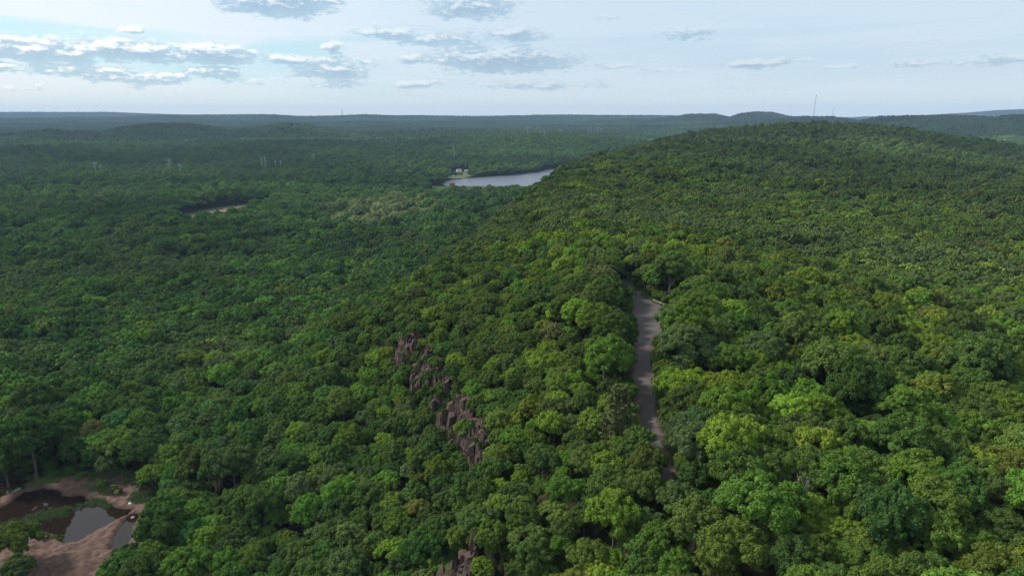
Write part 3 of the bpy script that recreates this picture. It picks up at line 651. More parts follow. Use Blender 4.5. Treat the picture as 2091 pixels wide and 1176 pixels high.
def allowed(x, y, R):
    ok = road_d(x, y) > R*.95+2.2*((y > 162) & (y < 232))+4.*((y > 188) & (y < 268) & (x < 47))
    ok &= poly_sd(x, y, BANK) > R*.7
    ok &= poly_sd(x, y, LAKE) > 3
    ok &= poly_sd(x, y, FARPOND) > 3
    for p in (SANDG, FIELD1, FIELD2, FIELD3, FIELDH, DAMG, FARSTRIP, HILLG)+HILLF: ok &= poly_sd(x, y, p) > 1
    ok &= line_d(x, y, PLINE) > 19
    d = edge_d(x, y)
    win = ((y > 97) & (y < 122)) | ((y > 138) & (y < 192)) | ((y > 198) & (y < 228)) | ((y > 236) & (y < 256))
    ok &= ~(win & (d < .5) & (d > -8-R*.5) & (fbm(x/6., y/6., 19) > .34))
    ok &= ~((x > -19) & (x < 9) & (y > 78) & (y < 113) & (d < 4) & (R > 1.2))
    return ok
def base_R(x, y, u):
    d = edge_d(x, y); r = np.hypot(x, y)
    R = np.where(d < -70, 3.3+2.8*u, 2.8+2.2*u)
    R = np.where(d > 0, 2.7+2.3*u, R)
    scrub = (d > -30) & (d < 38) & (y < 430)
    R = np.where(scrub, 1.7+1.7*u, R)
    near_crest = (d > -60) & (d < 25) & (y >= 430)
    R = np.where(near_crest, 2.6+1.8*u, R)
    patch = sstep(.60, .70, fbm(x/70., y/70., 12)); R = R*(1-.25*patch)
    return R
KINDS = 'YGMDAOBT'
def pick_kind(x, y, u):
    d = edge_d(x, y); r = np.hypot(x, y)
    warm = sstep(-60, 60, d)*(1-sstep(500, 1100, r)*.75)
    n = fbm(x/55., y/55., 77); n2 = fbm(x/22., y/22., 78)
    v = (n-.5)*1.6+(n2-.5)*1.2
    wY = .05+.10*warm+np.maximum(v, 0)*.35*(.4+warm); wG = .13+.12*warm+np.maximum(v, 0)*.5; wM = .26+0*v; wO = .09+.08*warm+np.maximum(v, 0)*.2
    wD = .20+np.maximum(-v, 0)*.9+.10*(1-warm); wA = .13+.04*(1-warm)+0*v; wB = .035+np.maximum(-v, 0)*.2+.03*(1-warm); wT = .009+0*v
    Wt = np.stack([wY, wG, wM, wD, wA, wO, wB, wT], -1); Wt = np.cumsum(Wt/Wt.sum(-1, keepdims=True), -1)
    return np.minimum((u[..., None] > Wt).sum(-1), 7)
TAN1 = [(-205,760),(-120,750),(-98,830),(-110,930),(-190,985),(-232,900)]
def tint_of(k, x, y, r3):
    base = np.array([PAL[c] for c in KINDS])[k]
    r = np.hypot(x, y); d = edge_d(x, y)
    j = r3.normal(size=base.shape)*.055+r3.normal(size=base.shape[:-1])[..., None]*.13
    t = base*np.exp(j)
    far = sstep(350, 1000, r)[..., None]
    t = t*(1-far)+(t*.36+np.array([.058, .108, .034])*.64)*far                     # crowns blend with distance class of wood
    left = (1-sstep(-90, 20, d))[..., None]; t = t*(1-left*np.array([.0, -.09, -.09]))
    t = t*np.array([1.31, 1.25, 1.14])
    t = t*(1+sstep(-90, 20, d)[..., None]*np.array([.09, .0, -.06]))
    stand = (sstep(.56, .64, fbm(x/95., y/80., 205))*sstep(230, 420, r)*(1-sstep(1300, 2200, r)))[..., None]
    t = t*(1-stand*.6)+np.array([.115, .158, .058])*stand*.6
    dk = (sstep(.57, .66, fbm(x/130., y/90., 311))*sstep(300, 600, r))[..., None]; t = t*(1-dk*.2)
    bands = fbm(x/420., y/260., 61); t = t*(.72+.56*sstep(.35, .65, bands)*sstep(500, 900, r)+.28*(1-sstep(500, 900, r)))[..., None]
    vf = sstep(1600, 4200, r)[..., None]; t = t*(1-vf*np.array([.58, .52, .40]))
    tan = ((poly_sd(x, y, TAN1) < (fbm(x/25., y/25., 3)-.5)*90) & (vnoise(x/7., y/7., 5) < .8))[..., None]
    t = np.where(tan, np.array([.205, .250, .100])*np.exp(j.mean(-1, keepdims=True)*1.5), t)
    hr = ((x > 1350) & (r > 3300) & (r < 5200))[..., None]; t = np.where(hr, t*np.array([.62, .66, .80]), t)  # cloud shadow over the far right hill, painted into the crown tint
    yb = (np.exp(-((y-(470-x*.02))/28)**2)*(x > 250)*(fbm(x/40., y/30., 9) > .45))[..., None]
    t = t*(1-yb*.7)+np.array([.095, .150, .030])*yb*.7
    return t
class Grid:
    def __init__(s, c): s.c = c; s.d = {}
    def put(s, x, y, R): s.d.setdefault((int(x//s.c), int(y//s.c)), []).append((x, y, R))
    def free(s, x, y, R, k):
        i, j = int(x//s.c), int(y//s.c)
        for a in (-1, 0, 1):
            for b in (-1, 0, 1):
                for (p, q, r) in s.d.get((i+a, j+b), ()):
                    if (p-x)**2+(q-y)**2 < (k*(r+R))**2: return False
        return True
grid = Grid(14.)
trees = []                              # x, y, R, kind, tint
for x, y, R, k in HAND:
    q = float(road_d(np.array([x]), np.array([y]))[0])
    near_turn = 162 < y < 232; need = R*.95+(2.2 if near_turn else 0)+(4. if 188 < y < 268 and x < 47 else 0)
    if -6 < q < need: x += (need-q)*(1 if x > np.interp(y, np.array(ROADC)[:, 1], np.array(ROADC)[:, 0]) else -1)
    j = rng.normal(size=3)*.05+rng.normal()*.08
    t = np.array(PAL[k])*np.exp(j); d = float(edge_d(np.array([x]), np.array([y]))[0])
    t = t*np.array([1.19, 1.13, 1.03])
    if d < 0 and k in 'MDAOB': t = t*np.array([.92, .98, 1.02])
    trees.append((x, y, R, k, t)); grid.put(x, y, R)
N = 90000
u = rng.random(N); rr_ = np.sqrt(rng.random(N)*(640**2-45**2)+45**2); aa = np.radians(rng.uniform(-47, 47, N))
x = rr_*np.sin(aa); y = rr_*np.cos(aa); R = base_R(x, y, u); ok = allowed(x, y, R)
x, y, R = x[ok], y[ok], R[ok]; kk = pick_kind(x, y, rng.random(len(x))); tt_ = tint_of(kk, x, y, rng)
order = np.argsort(-R+rng.normal(size=len(R))*.8)
for i in order:
    if grid.free(x[i], y[i], R[i], .60): grid.put(x[i], y[i], R[i]); trees.append((x[i], y[i], R[i], KINDS[kk[i]], tt_[i]))
# second pass: small trees and saplings in the gaps
N2 = 60000
x = rng.uniform(-330, 330, N2); y = rng.uniform(60, 420, N2); R = 1.3+rng.random(N2)*1.5; ok = allowed(x, y, R*1.3) & (np.abs(x) < y*1.0+10)
x, y, R = x[ok], y[ok], R[ok]; kk = pick_kind(x, y, rng.random(len(x))); tt_ = tint_of(kk, x, y, rng)
for i in range(len(x)):
    if grid.free(x[i], y[i], R[i], .72): grid.put(x[i], y[i], R[i]); trees.append((x[i], y[i], R[i], KINDS[kk[i]], tt_[i]))
TX = np.array([t[0] for t in trees]); TY = np.array([t[1] for t in trees]); TR = np.array([t[2] for t in trees]); TK = [t[3] for t in trees]; TT = np.array([t[4] for t in trees])
TZ = ground(TX, TY)
# which show largest: apparent size, inside the frame
cp, sp = math.cos(R_(14)), math.sin(R_(14))
def frame(x, y, z):
    z = z-130; f = y*cp-z*sp; up = y*sp+z*cp; return 1045.5+1413*x/f, 588-1413*up/f, f
U, Vv, Fd = frame(TX, TY, TZ+TR*2.0)
inside = (U > -20) & (U < 2111) & (Vv > 0) & (Vv < 1215)
score = np.where(inside, TR/Fd, 0)
hand_n = len(HAND); score[:hand_n] += .012*inside[:hand_n]
special = [i for i in range(len(trees)) if TK[i] in 'CPX' and inside[i]]
common = [i for i in np.argsort(-score) if inside[i] and TK[i] not in 'CPX'][:296]

# labels that single each tree out: colour and size, then the landmark it is nearest to in the view
COLN = {'Y': 'bright yellow green', 'G': 'fresh green', 'M': 'mid green', 'D': 'deep green', 'A': 'grey green', 'O': 'olive green', 'B': 'blue green', 'T': 'brownish'}
MARKS = [('the brown quarry pond', 130, 1060), ('the white slab by the pond', 268, 1030), ('the lowest rock cliff', 965, 1130), ('the tall rock cliff', 975, 880), ('the uppermost rock cliff', 860, 760),
         ('the lower end of the road', 1365, 985), ('the middle bend of the road', 1318, 800), ('the widened turnaround', 1335, 650), ('the grey dead tree', 1624, 1085), ('the big yellow green crown near the lower right corner', 1650, 1055),
         ('the top of the wooded talus', 640, 900), ('the lower right corner', 2091, 1176), ('the lower left corner', 0, 1176), ('the right edge halfway down', 2091, 760), ('the left edge halfway down', 0, 830), ('the middle of the talus wood', 640, 900)]
MARKS = [m for m in MARKS if m[0] not in ('the big yellow green crown near the lower right corner', 'the top of the wooded talus')]
ORD = ['nearest', 'second nearest', 'third nearest', 'fourth nearest', 'fifth nearest', 'sixth nearest', 'seventh nearest', 'eighth nearest', 'ninth nearest', 'tenth nearest', 'eleventh nearest', 'twelfth nearest', '13th nearest', '14th nearest', '15th nearest', '16th nearest', '17th nearest', '18th nearest', '19th nearest', '20th nearest']
def side(du, dv):
    if abs(du) > abs(dv)*1.2: return 'right of' if du > 0 else 'left of'
    return 'below' if dv > 0 else 'above'
bucket = {}
for i in common:
    j = min(range(len(MARKS)), key=lambda m: (MARKS[m][1]-U[i])**2+(MARKS[m][2]-Vv[i])**2)
    du, dv = U[i]-MARKS[j][1], Vv[i]-MARKS[j][2]
    bucket.setdefault((TK[i], j, side(du, dv)), []).append((du*du+dv*dv, i))
LABEL = {}
for (k, j, sd_), lst in bucket.items():
    lst.sort()
    for n, (_, i) in enumerate(lst):
        nm = MARKS[j][0]
        LABEL[i] = '%s tree %s %s, %s' % (COLN[k], sd_, nm, ORD[n])
def tree_thing(i, name, crown, trunk, label, cat, group):
    s = TR[i]/5.
    e = bpy.data.objects.new(name, None); scene.collection.objects.link(e); e.empty_display_size = 1
    e.location = (TX[i], TY[i], TZ[i]); a = rng.uniform(0, 6.28); e.rotation_euler = (0, 0, a)
    e.scale = (s, s, s*rng.uniform(.92, 1.12))
    e['label'] = label; e['category'] = cat
    if group: e['group'] = group
    c = link('crown', crown, e); c['tint'] = [float(v) for v in TT[i]]+[1.]
    link('trunk', trunk, e); return e
for i in common:
    k = TK[i]
    if k == 'T': m_ = thin_me[i % 3]
    else: m_ = crown_me[int(rng.integers(NEAR))]
    tree_thing(i, 'leafy_tree', m_, trunk_me[i % NEAR], LABEL[i], 'tree', 'leafy trees of the forest')
ced = [i for i in special if TK[i] == 'C']
for n, i in enumerate(ced):
    j = min(range(len(MARKS)), key=lambda m: (MARKS[m][1]-U[i])**2+(MARKS[m][2]-Vv[i])**2)
    du, dv = U[i]-MARKS[j][1], Vv[i]-MARKS[j][2]; lb = 'narrow brown cedar %s %s' % (side(du, dv), MARKS[j][0])
    k = sum(1 for o in scene.objects if str(o.get('label', '')).startswith(lb))
    tree_thing(i, 'cedar_tree', cedar_me[n % 3], trunk_me[n], lb+(', %s one' % ['nearest', 'second nearest', 'third nearest', 'fourth nearest', 'fifth nearest', 'sixth nearest'][k]), 'cedar', 'brown cedars on the cliff top')
for i in special:
    if TK[i] == 'P': tree_thing(i, 'pine_tree', pine_me, trunk_me[0], 'feathery olive pine tree on the left verge of the road', 'pine', None)
    if TK[i] == 'X': link('dead_tree', dead_tree(4), loc=(TX[i], TY[i], TZ[i]), scale=(.28, .28, .95), label='bare grey dead tree in a dark gap between large crowns', cat='dead tree')

# ---------------------------------------------------------------- the rest of the wood: one object of scattered tree shapes
lib = bpy.data.collections.new('tree_shapes')     # not linked to the scene, only scattered
shapes = []
def shape(V, F, mats, midx=None):
    me = mesh_np('tree_shape', V, F, mats, midx); o = bpy.data.objects.new('tree_shape_%02d' % len(shapes), me); lib.objects.link(o); shapes.append(o)
def with_trunk(V, F, seed):
    t = trunk_geo(seed, n=2); tv = np.array(t.v); off = len(V)
    tq = np.array([f for f in t.f if len(f) == 4])+off
    nF = sum(len(f) for f in F); return np.concatenate([V, tv]), F+[tq], np.concatenate([np.zeros(nF), np.ones(len(tq))])
for i in range(8):           # 0-7 near
    V, F = broadleaf(500+i, 6500, .38, nl=[24, 30, 18, 27][i % 4], flat_=[.72, .86, .62, .95][(i*3) % 4], shag=[.1, .22][i % 2], sub=[9, 8, 11][i % 3]); V, F, m_ = with_trunk(V, F, i); shape(V, F, [M_LEAF, M_BARK], m_)
for i in range(7):           # 8-14 middle distance
    V, F = broadleaf(600+i, 1000, .95, nl=[16, 22, 13][i % 3], flat_=[.72, .85, .64][i % 3], sub=5, jit=.2); shape(V, F, [M_LEAF])
for i in range(6):           # 15-20 far
    V, F = broadleaf(700+i, 220, 1.7, nl=[10, 13, 8][i % 3], flat_=[.7, .85, .6][i % 3], sub=0, jit=.2); shape(V, F, [M_LEAF])
for i in range(6):           # 21-26 far groups of crowns, 44 m across
    r = np.random.default_rng(800+i); vv = []; ff = []; off = 0
    for a in np.arange(-22, 22, 8.2):
        for b in np.arange(-22, 22, 8.2):
            R = r.uniform(3.6, 6.2); c = np.array([a+r.uniform(-2.6, 6), b+r.uniform(-2.6, 6), R*1.75+r.uniform(-2, 2.5)])
            s, f = ICO2; d = 1+.20*(r.random(len(s))-.5); v = s*d[:, None]*np.array([R, R, R*.85])+c; keep = f
            vv.append(v); ff.append(keep+off); off += len(v)
            for q in range(5):
                s1, f1 = ICO1; dd = r.normal(size=3); dd[2] = abs(dd[2]); dd /= np.linalg.norm(dd); v = s1*R*r.uniform(.3, .45)+c+dd*R*.72; vv.append(v); ff.append(f1+off); off += len(v)
    shape(np.concatenate(vv), [np.concatenate(ff)], [M_CLUMP])
P_x, P_y, P_z, P_i, P_s, P_r, P_t = [], [], [], [], [], [], []
def put(x, y, z, idx, s, rot, t):
    P_x.append(x); P_y.append(y); P_z.append(z); P_i.append(idx); P_s.append(s); P_r.append(rot); P_t.append(t)
used = set(common) | set(special)
rest = np.array([i for i in range(len(trees)) if i not in used and TK[i] not in 'X'])
fd = np.hypot(TX[rest], TY[rest])
idx = np.where(fd < 330, rng.integers(0, 8, len(rest)), rng.integers(8, 15, len(rest)))
s = TR[rest]/5.; n = len(rest)
put(TX[rest], TY[rest], TZ[rest], idx, np.stack([s, s, s*rng.uniform(.9, 1.15, n)], -1), np.stack([0*s, 0*s, rng.uniform(0, 6.28, n)], -1), TT[rest])
nu = 9000; x = rng.uniform(-215, 110, nu); y = rng.uniform(80, 330, nu); d = edge_d(x, y)
close = (np.abs(road_d(x, y)) < 16) | (np.abs(poly_sd(x, y, BANK)) < 15) | ((d > -26) & (d < 14) & (y < 265))
R = rng.uniform(.8, 1.9, nu); ok = close & (road_d(x, y) > R*.9+.6) & (poly_sd(x, y, BANK) > R*.4) & ~((d < 1) & (d > -8) & (((y > 96) & (y < 122)) | ((y > 138) & (y < 192)) | ((y > 198) & (y < 228)) | ((y > 236) & (y < 256))) & (rng.random(nu) < .8))
x, y, R = x[ok], y[ok], R[ok]; kk = pick_kind(x, y, rng.random(len(x))); s = R/5.; n = len(x)
put(x, y, ground(x, y)-s*3.5, rng.integers(0, 8, n), np.stack([s*1.25, s*1.25, s], -1), np.stack([0*s, 0*s, rng.uniform(0, 6.28, n)], -1), tint_of(kk, x, y, rng)*.9)
def scatter(r0, r1, step, lo, hi, half, patch=False):
    n = int(r1/step)+1
    a, b = np.meshgrid(np.arange(-n, n+1)*step, np.arange(0, n+1)*step, indexing='ij')
    a = a+(np.arange(b.shape[1]) % 2)[None]*step*.5
    a = a.ravel(); b = b.ravel(); m = (np.hypot(a, b) > r0-step) & (np.hypot(a, b) < r1+step) & (np.abs(np.degrees(np.arctan2(a, b))) < half+2)
    a, b = a[m], b[m]
    jj = .12 if patch else .38
    a = a+rng.uniform(-jj, jj, len(a))*step; b = b+rng.uniform(-jj, jj, len(b))*step
    r = np.hypot(a, b); m = (r >= r0) & (r < r1); a, b = a[m], b[m]
    R = base_R(a, b, rng.random(len(a)))
    ok = allowed(a, b, np.full(len(a), 6. if patch else 3.)); a, b, R = a[ok], b[ok], R[ok]
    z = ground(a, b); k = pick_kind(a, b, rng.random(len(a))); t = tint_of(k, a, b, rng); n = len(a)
    rot = np.stack([np.zeros(n), np.zeros(n), rng.uniform(0, 6.28, n)], -1)
    if patch:
        e = 18.; gx_ = (ground(a+e, b)-ground(a-e, b))/(2*e); gy_ = (ground(a, b+e)-ground(a, b-e))/(2*e)
        nr_ = np.stack([-gx_, -gy_, np.ones(n)], -1); nr_ /= np.linalg.norm(nr_, axis=1)[:, None]
        # tilt to the slope: rotate about X then Y
        rot[:, 0] = -np.arcsin(np.clip(nr_[:, 1], -1, 1)); rot[:, 1] = np.arctan2(nr_[:, 0], nr_[:, 2]); rot[:, 2] = 0
        s = rng.uniform(.95, 1.08, n); q = rng.integers(0, 4, n); sgn = np.where(q % 2 == 0, 1, -1); sg2 = np.where(q < 2, 1, -1)
        sc = np.stack([s*sgn, s*sg2, s*rng.uniform(.9, 1.25, n)], -1)
    else:
        s = R/5.*rng.uniform(1., 1.3, n); sc = np.stack([s, s, s*rng.uniform(.75, 1.25, n)], -1)
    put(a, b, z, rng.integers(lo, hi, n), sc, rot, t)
scatter(640, 1150, 7.3, 8, 15, 41)
scatter(1150, 2700, 7.8, 15, 21, 41)
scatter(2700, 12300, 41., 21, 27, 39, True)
co = np.stack([np.concatenate(P_x), np.concatenate(P_y), np.concatenate(P_z)], -1)
me = bpy.data.meshes.new('forest'); me.vertices.add(len(co)); me.vertices.foreach_set('co', co.astype(np.float32).ravel())
a_ = me.attributes.new('pick', 'INT', 'POINT'); a_.data.foreach_set('value', np.concatenate(P_i).astype(np.int32))
a_ = me.attributes.new('size', 'FLOAT_VECTOR', 'POINT'); a_.data.foreach_set('vector', np.concatenate(P_s).astype(np.float32).ravel())
a_ = me.attributes.new('turn', 'FLOAT_VECTOR', 'POINT'); a_.data.foreach_set('vector', np.concatenate(P_r).astype(np.float32).ravel())
a_ = me.attributes.new('tint', 'FLOAT_COLOR', 'POINT'); tt = np.concatenate(P_t); a_.data.foreach_set('color', np.concatenate([tt, np.ones((len(tt), 1))], 1).astype(np.float32).ravel())
print('forest points', len(co))
fo = link('forest', me, kind='stuff', label='dense green broadleaf forest covering the valley, the ridge and the far hills')
ng = bpy.data.node_groups.new('scatter_trees', 'GeometryNodeTree')
ng.interface.new_socket('Geometry', in_out='INPUT', socket_type='NodeSocketGeometry'); ng.interface.new_socket('Geometry', in_out='OUTPUT', socket_type='NodeSocketGeometry')
gi = ng.nodes.new('NodeGroupInput'); go = ng.nodes.new('NodeGroupOutput')
mp = ng.nodes.new('GeometryNodeMeshToPoints'); ci_ = ng.nodes.new('GeometryNodeCollectionInfo'); ci_.inputs['Collection'].default_value = lib
ci_.inputs['Separate Children'].default_value = True; ci_.inputs['Reset Children'].default_value = True
ip = ng.nodes.new('GeometryNodeInstanceOnPoints'); ip.inputs['Pick Instance'].default_value = True
def na_(nm, ty):
    q = ng.nodes.new('GeometryNodeInputNamedAttribute'); q.data_type = ty; q.inputs['Name'].default_value = nm; return [o for o in q.outputs if o.enabled and o.name == 'Attribute'][0]
er = ng.nodes.new('FunctionNodeEulerToRotation')
ng.links.new(gi.outputs[0], mp.inputs['Mesh']); ng.links.new(mp.outputs[0], ip.inputs['Points']); ng.links.new(ci_.outputs[0], ip.inputs['Instance'])
ng.links.new(na_('pick', 'INT'), ip.inputs['Instance Index']); ng.links.new(na_('turn', 'FLOAT_VECTOR'), er.inputs[0]); ng.links.new(er.outputs[0], ip.inputs['Rotation'])
ng.links.new(na_('size', 'FLOAT_VECTOR'), ip.inputs['Scale']); ng.links.new(ip.outputs[0], go.inputs[0])
md = fo.modifiers.new('scatter', 'NODES'); md.node_group = ng

# ---------------------------------------------------------------- undergrowth and marsh grass
def tufts(name, pts, h, mat, label, per=26, spread=.9):
    vs = []; n = 0
    for (x, y, z) in pts:
        for k in range(per):
            a = rng.uniform(0, 6.28); q = rng.random()*spread; px, py = x+math.cos(a)*q, y+math.sin(a)*q; w = rng.uniform(.05, .14); hh = h*rng.uniform(.5, 1.2); b = rng.uniform(0, 6.28); lx, ly = rng.normal()*.3*hh, rng.normal()*.3*hh
            vs += [(px-w*math.cos(b), py-w*math.sin(b), z-.1), (px+w*math.cos(b), py+w*math.sin(b), z-.1), (px+lx, py+ly, z+hh)]
    vs = np.array(vs); return link(name, mesh_np(name, vs, np.arange(len(vs)).reshape(-1, 3), [mat]), kind='stuff', label=label)
pts = []
for (ax, ay), (bx, by), n, w in [((-148, 190), (-134, 197.5), 60, 1.5), ((-134, 197), (-127, 195.8), 30, .8), ((-156, 185.6), (-146, 187.5), 36, 1.2), ((-134, 199.5), (-131, 198.5), 30, .8), ((-137, 179.8), (-131.5, 177), 40, .6), ((-146, 187), (-139, 191), 40, 1.2)]:
    for k in range(n):
        t = rng.random(); pts.append((ax+(bx-ax)*t+rng.normal()*w, ay+(by-ay)*t+rng.normal()*w*.6, 10.))
tufts('marsh_grass', pts, .8, M_GRASS, 'green reeds growing in strips across the brown pond')
pts = []
while len(pts) < 900:
    x, y = rng.uniform(-172, -104), rng.uniform(165, 216)
    if min(poly_sd(np.array([x]), np.array([y]), POND)[0], poly_sd(np.array([x]), np.array([y]), POOL)[0]) > 3 and y > 186+(x+172)*.05 and fbm(np.array([x/5.]), np.array([y/5.]), 91)[0] > .50: pts.append((x, y, dirt_z(x, y)))
tufts('weeds', pts, .9, M_GRASS, 'low weeds on the far bank of the quarry pond', 22, 1.2)
pts = []
P = np.array(ROADC)
for k in range(2600):
    y = rng.uniform(113, 292); xc = np.interp(y, P[:, 1], P[:, 0]); w = np.interp(y, P[:, 1], P[:, 2])/2
    x = xc+(w+.9+abs(rng.normal())*2.2) if rng.random() < .72 else xc-(w+1.2+abs(rng.normal())*1.6)
    pts.append((x, y, 0))
pa = np.array(pts); pa[:, 2] = ground(pa[:, 0], pa[:, 1])
tufts('grass', pa, .7, M_GRASS, 'green verge grass beside the ridge road', 16, 1.0)
# bushes on the pond banks and the cliff ledges
bush_me = [mesh_np('bush', *(lambda q: (q[0], q[1]))(broadleaf(900+i, 1300, .22, nl=12, Rr=1.3, zc=1.0, sub=4)), [M_LEAF]) for i in range(4)]
BUSH = [(-134, 204.5, 1.5, 'G', 'fresh green bush on the far pond bank, leftmost of the bank bushes'), (-127.5, 201.5, 1.4, 'M', 'mid green bush on the far pond bank behind the gravel spit'),
        (-121, 203, 1.6, 'A', 'grey green bush behind the white slab'), (-116, 200.5, 1.5, 'M', 'mid green bush right of the white slab'), (-112.5, 195, 1.4, 'D', 'dark bush where the bank meets the wood'),
        (-135, 177.6, .9, 'M', 'small bush on the near shore of the pond'), (-130.5, 176.6, .8, 'O', 'small olive bush at the near tip of the pond'), (-109.5, 188, 1.3, 'A', 'grey green bush right of the shallow pool')]
def bush(x, y, z, s, k, lb, group, n):
    o = link('bush', bush_me[n % 4], loc=(x, y, z), rot=(0, 0, n*1.7), scale=(s, s, s), label=lb, cat='bush', group=group); o['tint'] = list(PAL[k])+[1.]; return o
for n, (x, y, s, k, lb) in enumerate(BUSH): bush(x, y, dirt_z(x, y)-.2, s, k, lb, 'bushes round the quarry pond', n)
nb = 0
for y0, y1, hgt, lb_, sd_ in CLIFFS:
    short = {1: 'lowest', 2: 'tall', 3: 'broken upper', 4: 'farthest'}[sd_]
    for k in range({1: 11, 2: 18, 3: 12, 4: 5}[sd_]):
        y = y0+(y1-y0)*(k+.5)/{1: 11, 2: 18, 3: 12, 4: 5}[sd_]+rng.uniform(-1, 1); lev = rng.random(); xe = np.interp(y, EDGE[:, 1], EDGE[:, 0])
        x = xe-1.6-lev*4.5-rng.uniform(0, 1.5); z = float(plateau(np.array([xe+2.5]), np.array([y]))[0])-.5-lev*hgt*.9
        bush(x, y-.8, z, rng.uniform(.7, 1.35), 'GMOG'[nb % 4], 'bush rooted on the %s rock cliff, number %s from the near end' % (short, ['one', 'two', 'three', 'four', 'five', 'six', 'seven', 'eight', 'nine', 'ten', 'eleven', 'twelve', 'thirteen', 'fourteen', 'fifteen', 'sixteen', 'seventeen', 'eighteen'][k]), 'bushes on the cliff ledges', nb); nb += 1

# ---------------------------------------------------------------- power line, masts
PYL = []
def pylon(x, y, h, arms, label, twin=0., ang_=0., group='power line poles across the valley'):
    z = gz(x, y); e = bpy.data.objects.new('power_pylon', None); scene.collection.objects.link(e); e.location = (x, y, z); e.rotation_euler = (0, 0, ang_)
    e['label'] = label; e['category'] = 'pylon'; e['group'] = group
    offs = [0.] if not twin else [-twin/2, twin/2]
    for o in offs: m = MB(); m.tube((o, 0, -1), (o, 0, h), .62, .42, 8); m.build('pole', M_STEEL, e)
    for k, (dz, w) in enumerate(arms):
        m = MB(); m.box((0, 0, h-dz), (w, .6, .5)); 
        for s in (-1, 1): m.tube((s*w*.48, 0, h-dz), (s*w*.48, 0, h-dz-1.8), .25, .25, 5)
        c = m.build('cross_arm', M_STEEL, e)
    PYL.append((x, y, z+h, arms)); return e
pylon(-851, 1430, 33, [(1.5, 9), (8, 8)], 'grey power pole with two cross arms, larger one at the far left', 0)
pylon(-833, 1418, 28, [(1.2, 7)], 'smaller grey power pole right beside the leftmost large one')
pylon(-713, 1458, 40, [(2, 12), (5.5, 9), (11.5, 9)], 'tallest grey power pole with stacked cross arms, left of centre in its line')
pylon(-697, 1470, 30, [(2, 8), (6, 8)], 'smaller grey power pole just right of the tallest one')
pylon(-543, 1532, 39, [(2, 11), (8, 11)], 'grey twin pole frame with two cross arms', 8.)
pylon(-526, 1560, 29, [(2, 6)], 'slim grey pole just right of the twin pole frame')
pylon(-517, 1566, 29, [(3, 5)], 'second slim grey pole right of the twin pole frame')
pylon(-500, 1770, 30, [(2, 8), (6, 8)], 'small grey power pole farther right along the line')
pylon(-152, 1844, 52, [(1, 3)], 'lone tall pale pole above the wood left of the lake')
for n, (x, y, h) in enumerate([(56, 2509, 48), (114, 2868, 40), (132, 2872, 38), (200, 3025, 42), (212, 3029, 42), (375, 3480, 40), (392, 3500, 42), (434, 3599, 42), (455, 3620, 40)]):
    pylon(x, y, h, [(2, 11), (8, 9)], 'pale distant power pole above the lake woods, %s from the left' % ['first', 'second', 'third', 'fourth', 'fifth', 'sixth', 'seventh', 'eighth', 'ninth'][n], group='distant power poles beyond the lake')
M_WIRE = simple('dark_cable', (.08, .08, .09), .6, .05)
def cable(a, b, off, dz, label):
    m = MB(); n = 14; pr = None
    d = Vector((b[0]-a[0], b[1]-a[1], 0)).normalized(); nv = Vector((d.y, -d.x, 0))*off
    for k in range(n+1):
        t = k/n; q = Vector((a[0]+(b[0]-a[0])*t, a[1]+(b[1]-a[1])*t, a[2]+(b[2]-a[2])*t-dz-4*t*(1-t)*7))+nv
        if pr is not None: m.tube(pr, q, .14, .14, 4)
        pr = q
    m.build('power_cable', M_WIRE, label=label, cat='cable', group='sagging power cables')
spans = [(PYL[0], PYL[2], 'the leftmost pole and the tallest pole'), (PYL[2], PYL[4], 'the tallest pole and the twin pole frame'), (PYL[4], PYL[7], 'the twin frame and the small pole to its right')]
for a, b, w in spans:
    for off, dz, nm in ((-4, 3, 'upper front'), (4, 3, 'upper rear'), (0, 9.5, 'lower')): cable(a[:3], b[:3], off, dz, '%s cable between %s' % (nm, w))
def lattice(x, y, h, wb, wt_, nseg, th, name, label, cat, mat=M_DARKSTEEL, lean=0., dish=False):
    z = gz(x, y); e = bpy.data.objects.new(name, None); scene.collection.objects.link(e); e.location = (x, y, z)
    e['label'] = label; e['category'] = cat
    m = MB(); B = MB()
    cor = [(-1, -1), (1, -1), (1, 1), (-1, 1)]
    for k in range(nseg):
        t0, t1 = k/nseg, (k+1)/nseg; w0, w1 = (wb+(wt_-wb)*t0)/2, (wb+(wt_-wb)*t1)/2
        for i, (a, b) in enumerate(cor):
            m.tube((a*w0+lean*t0, b*w0, t0*h-1), (a*w1+lean*t1, b*w1, t1*h-1+.01), th, th, 4)
            c, d = cor[(i+1) % 4]; B.tube((a*w0+lean*t0, b*w0, t0*h), (c*w1+lean*t1, d*w1, t1*h), th*.7, th*.7, 4); B.tube((a*w1+lean*t1, b*w1, t1*h), (c*w1+lean*t1, d*w1, t1*h), th*.7, th*.7, 4)
    m.build('leg_frame', mat, e); B.build('bracing', mat, e)
    if dish:
        q = MB(); q.box((0, 0, h+1), (wt_*1.6, wt_*1.6, 3)); q.tube((0, 0, h), (0, 0, h+9), .5, .3, 6); q.build('antenna', mat, e)
    return e
zz = 7560; xx = u2t(699)*zz
lattice(xx, zz, 92, 11, 3.4, 8, .5, 'lattice_tower', 'dark lattice tower standing on the skyline left of centre', 'tower', dish=True)
lattice(u2t(1661.)*5000*.97, 5000*.97, 178, 2.0, 2.0, 22, .30, 'radio_mast', 'taller thin radio mast on the far right hills', 'mast', lean=6)
lattice(u2t(1700)*5200*.97, 5200*.97, 128, 1.5, 1.5, 18, .22, 'radio_mast', 'shorter fainter radio mast right of the tall mast', 'mast', lean=3)

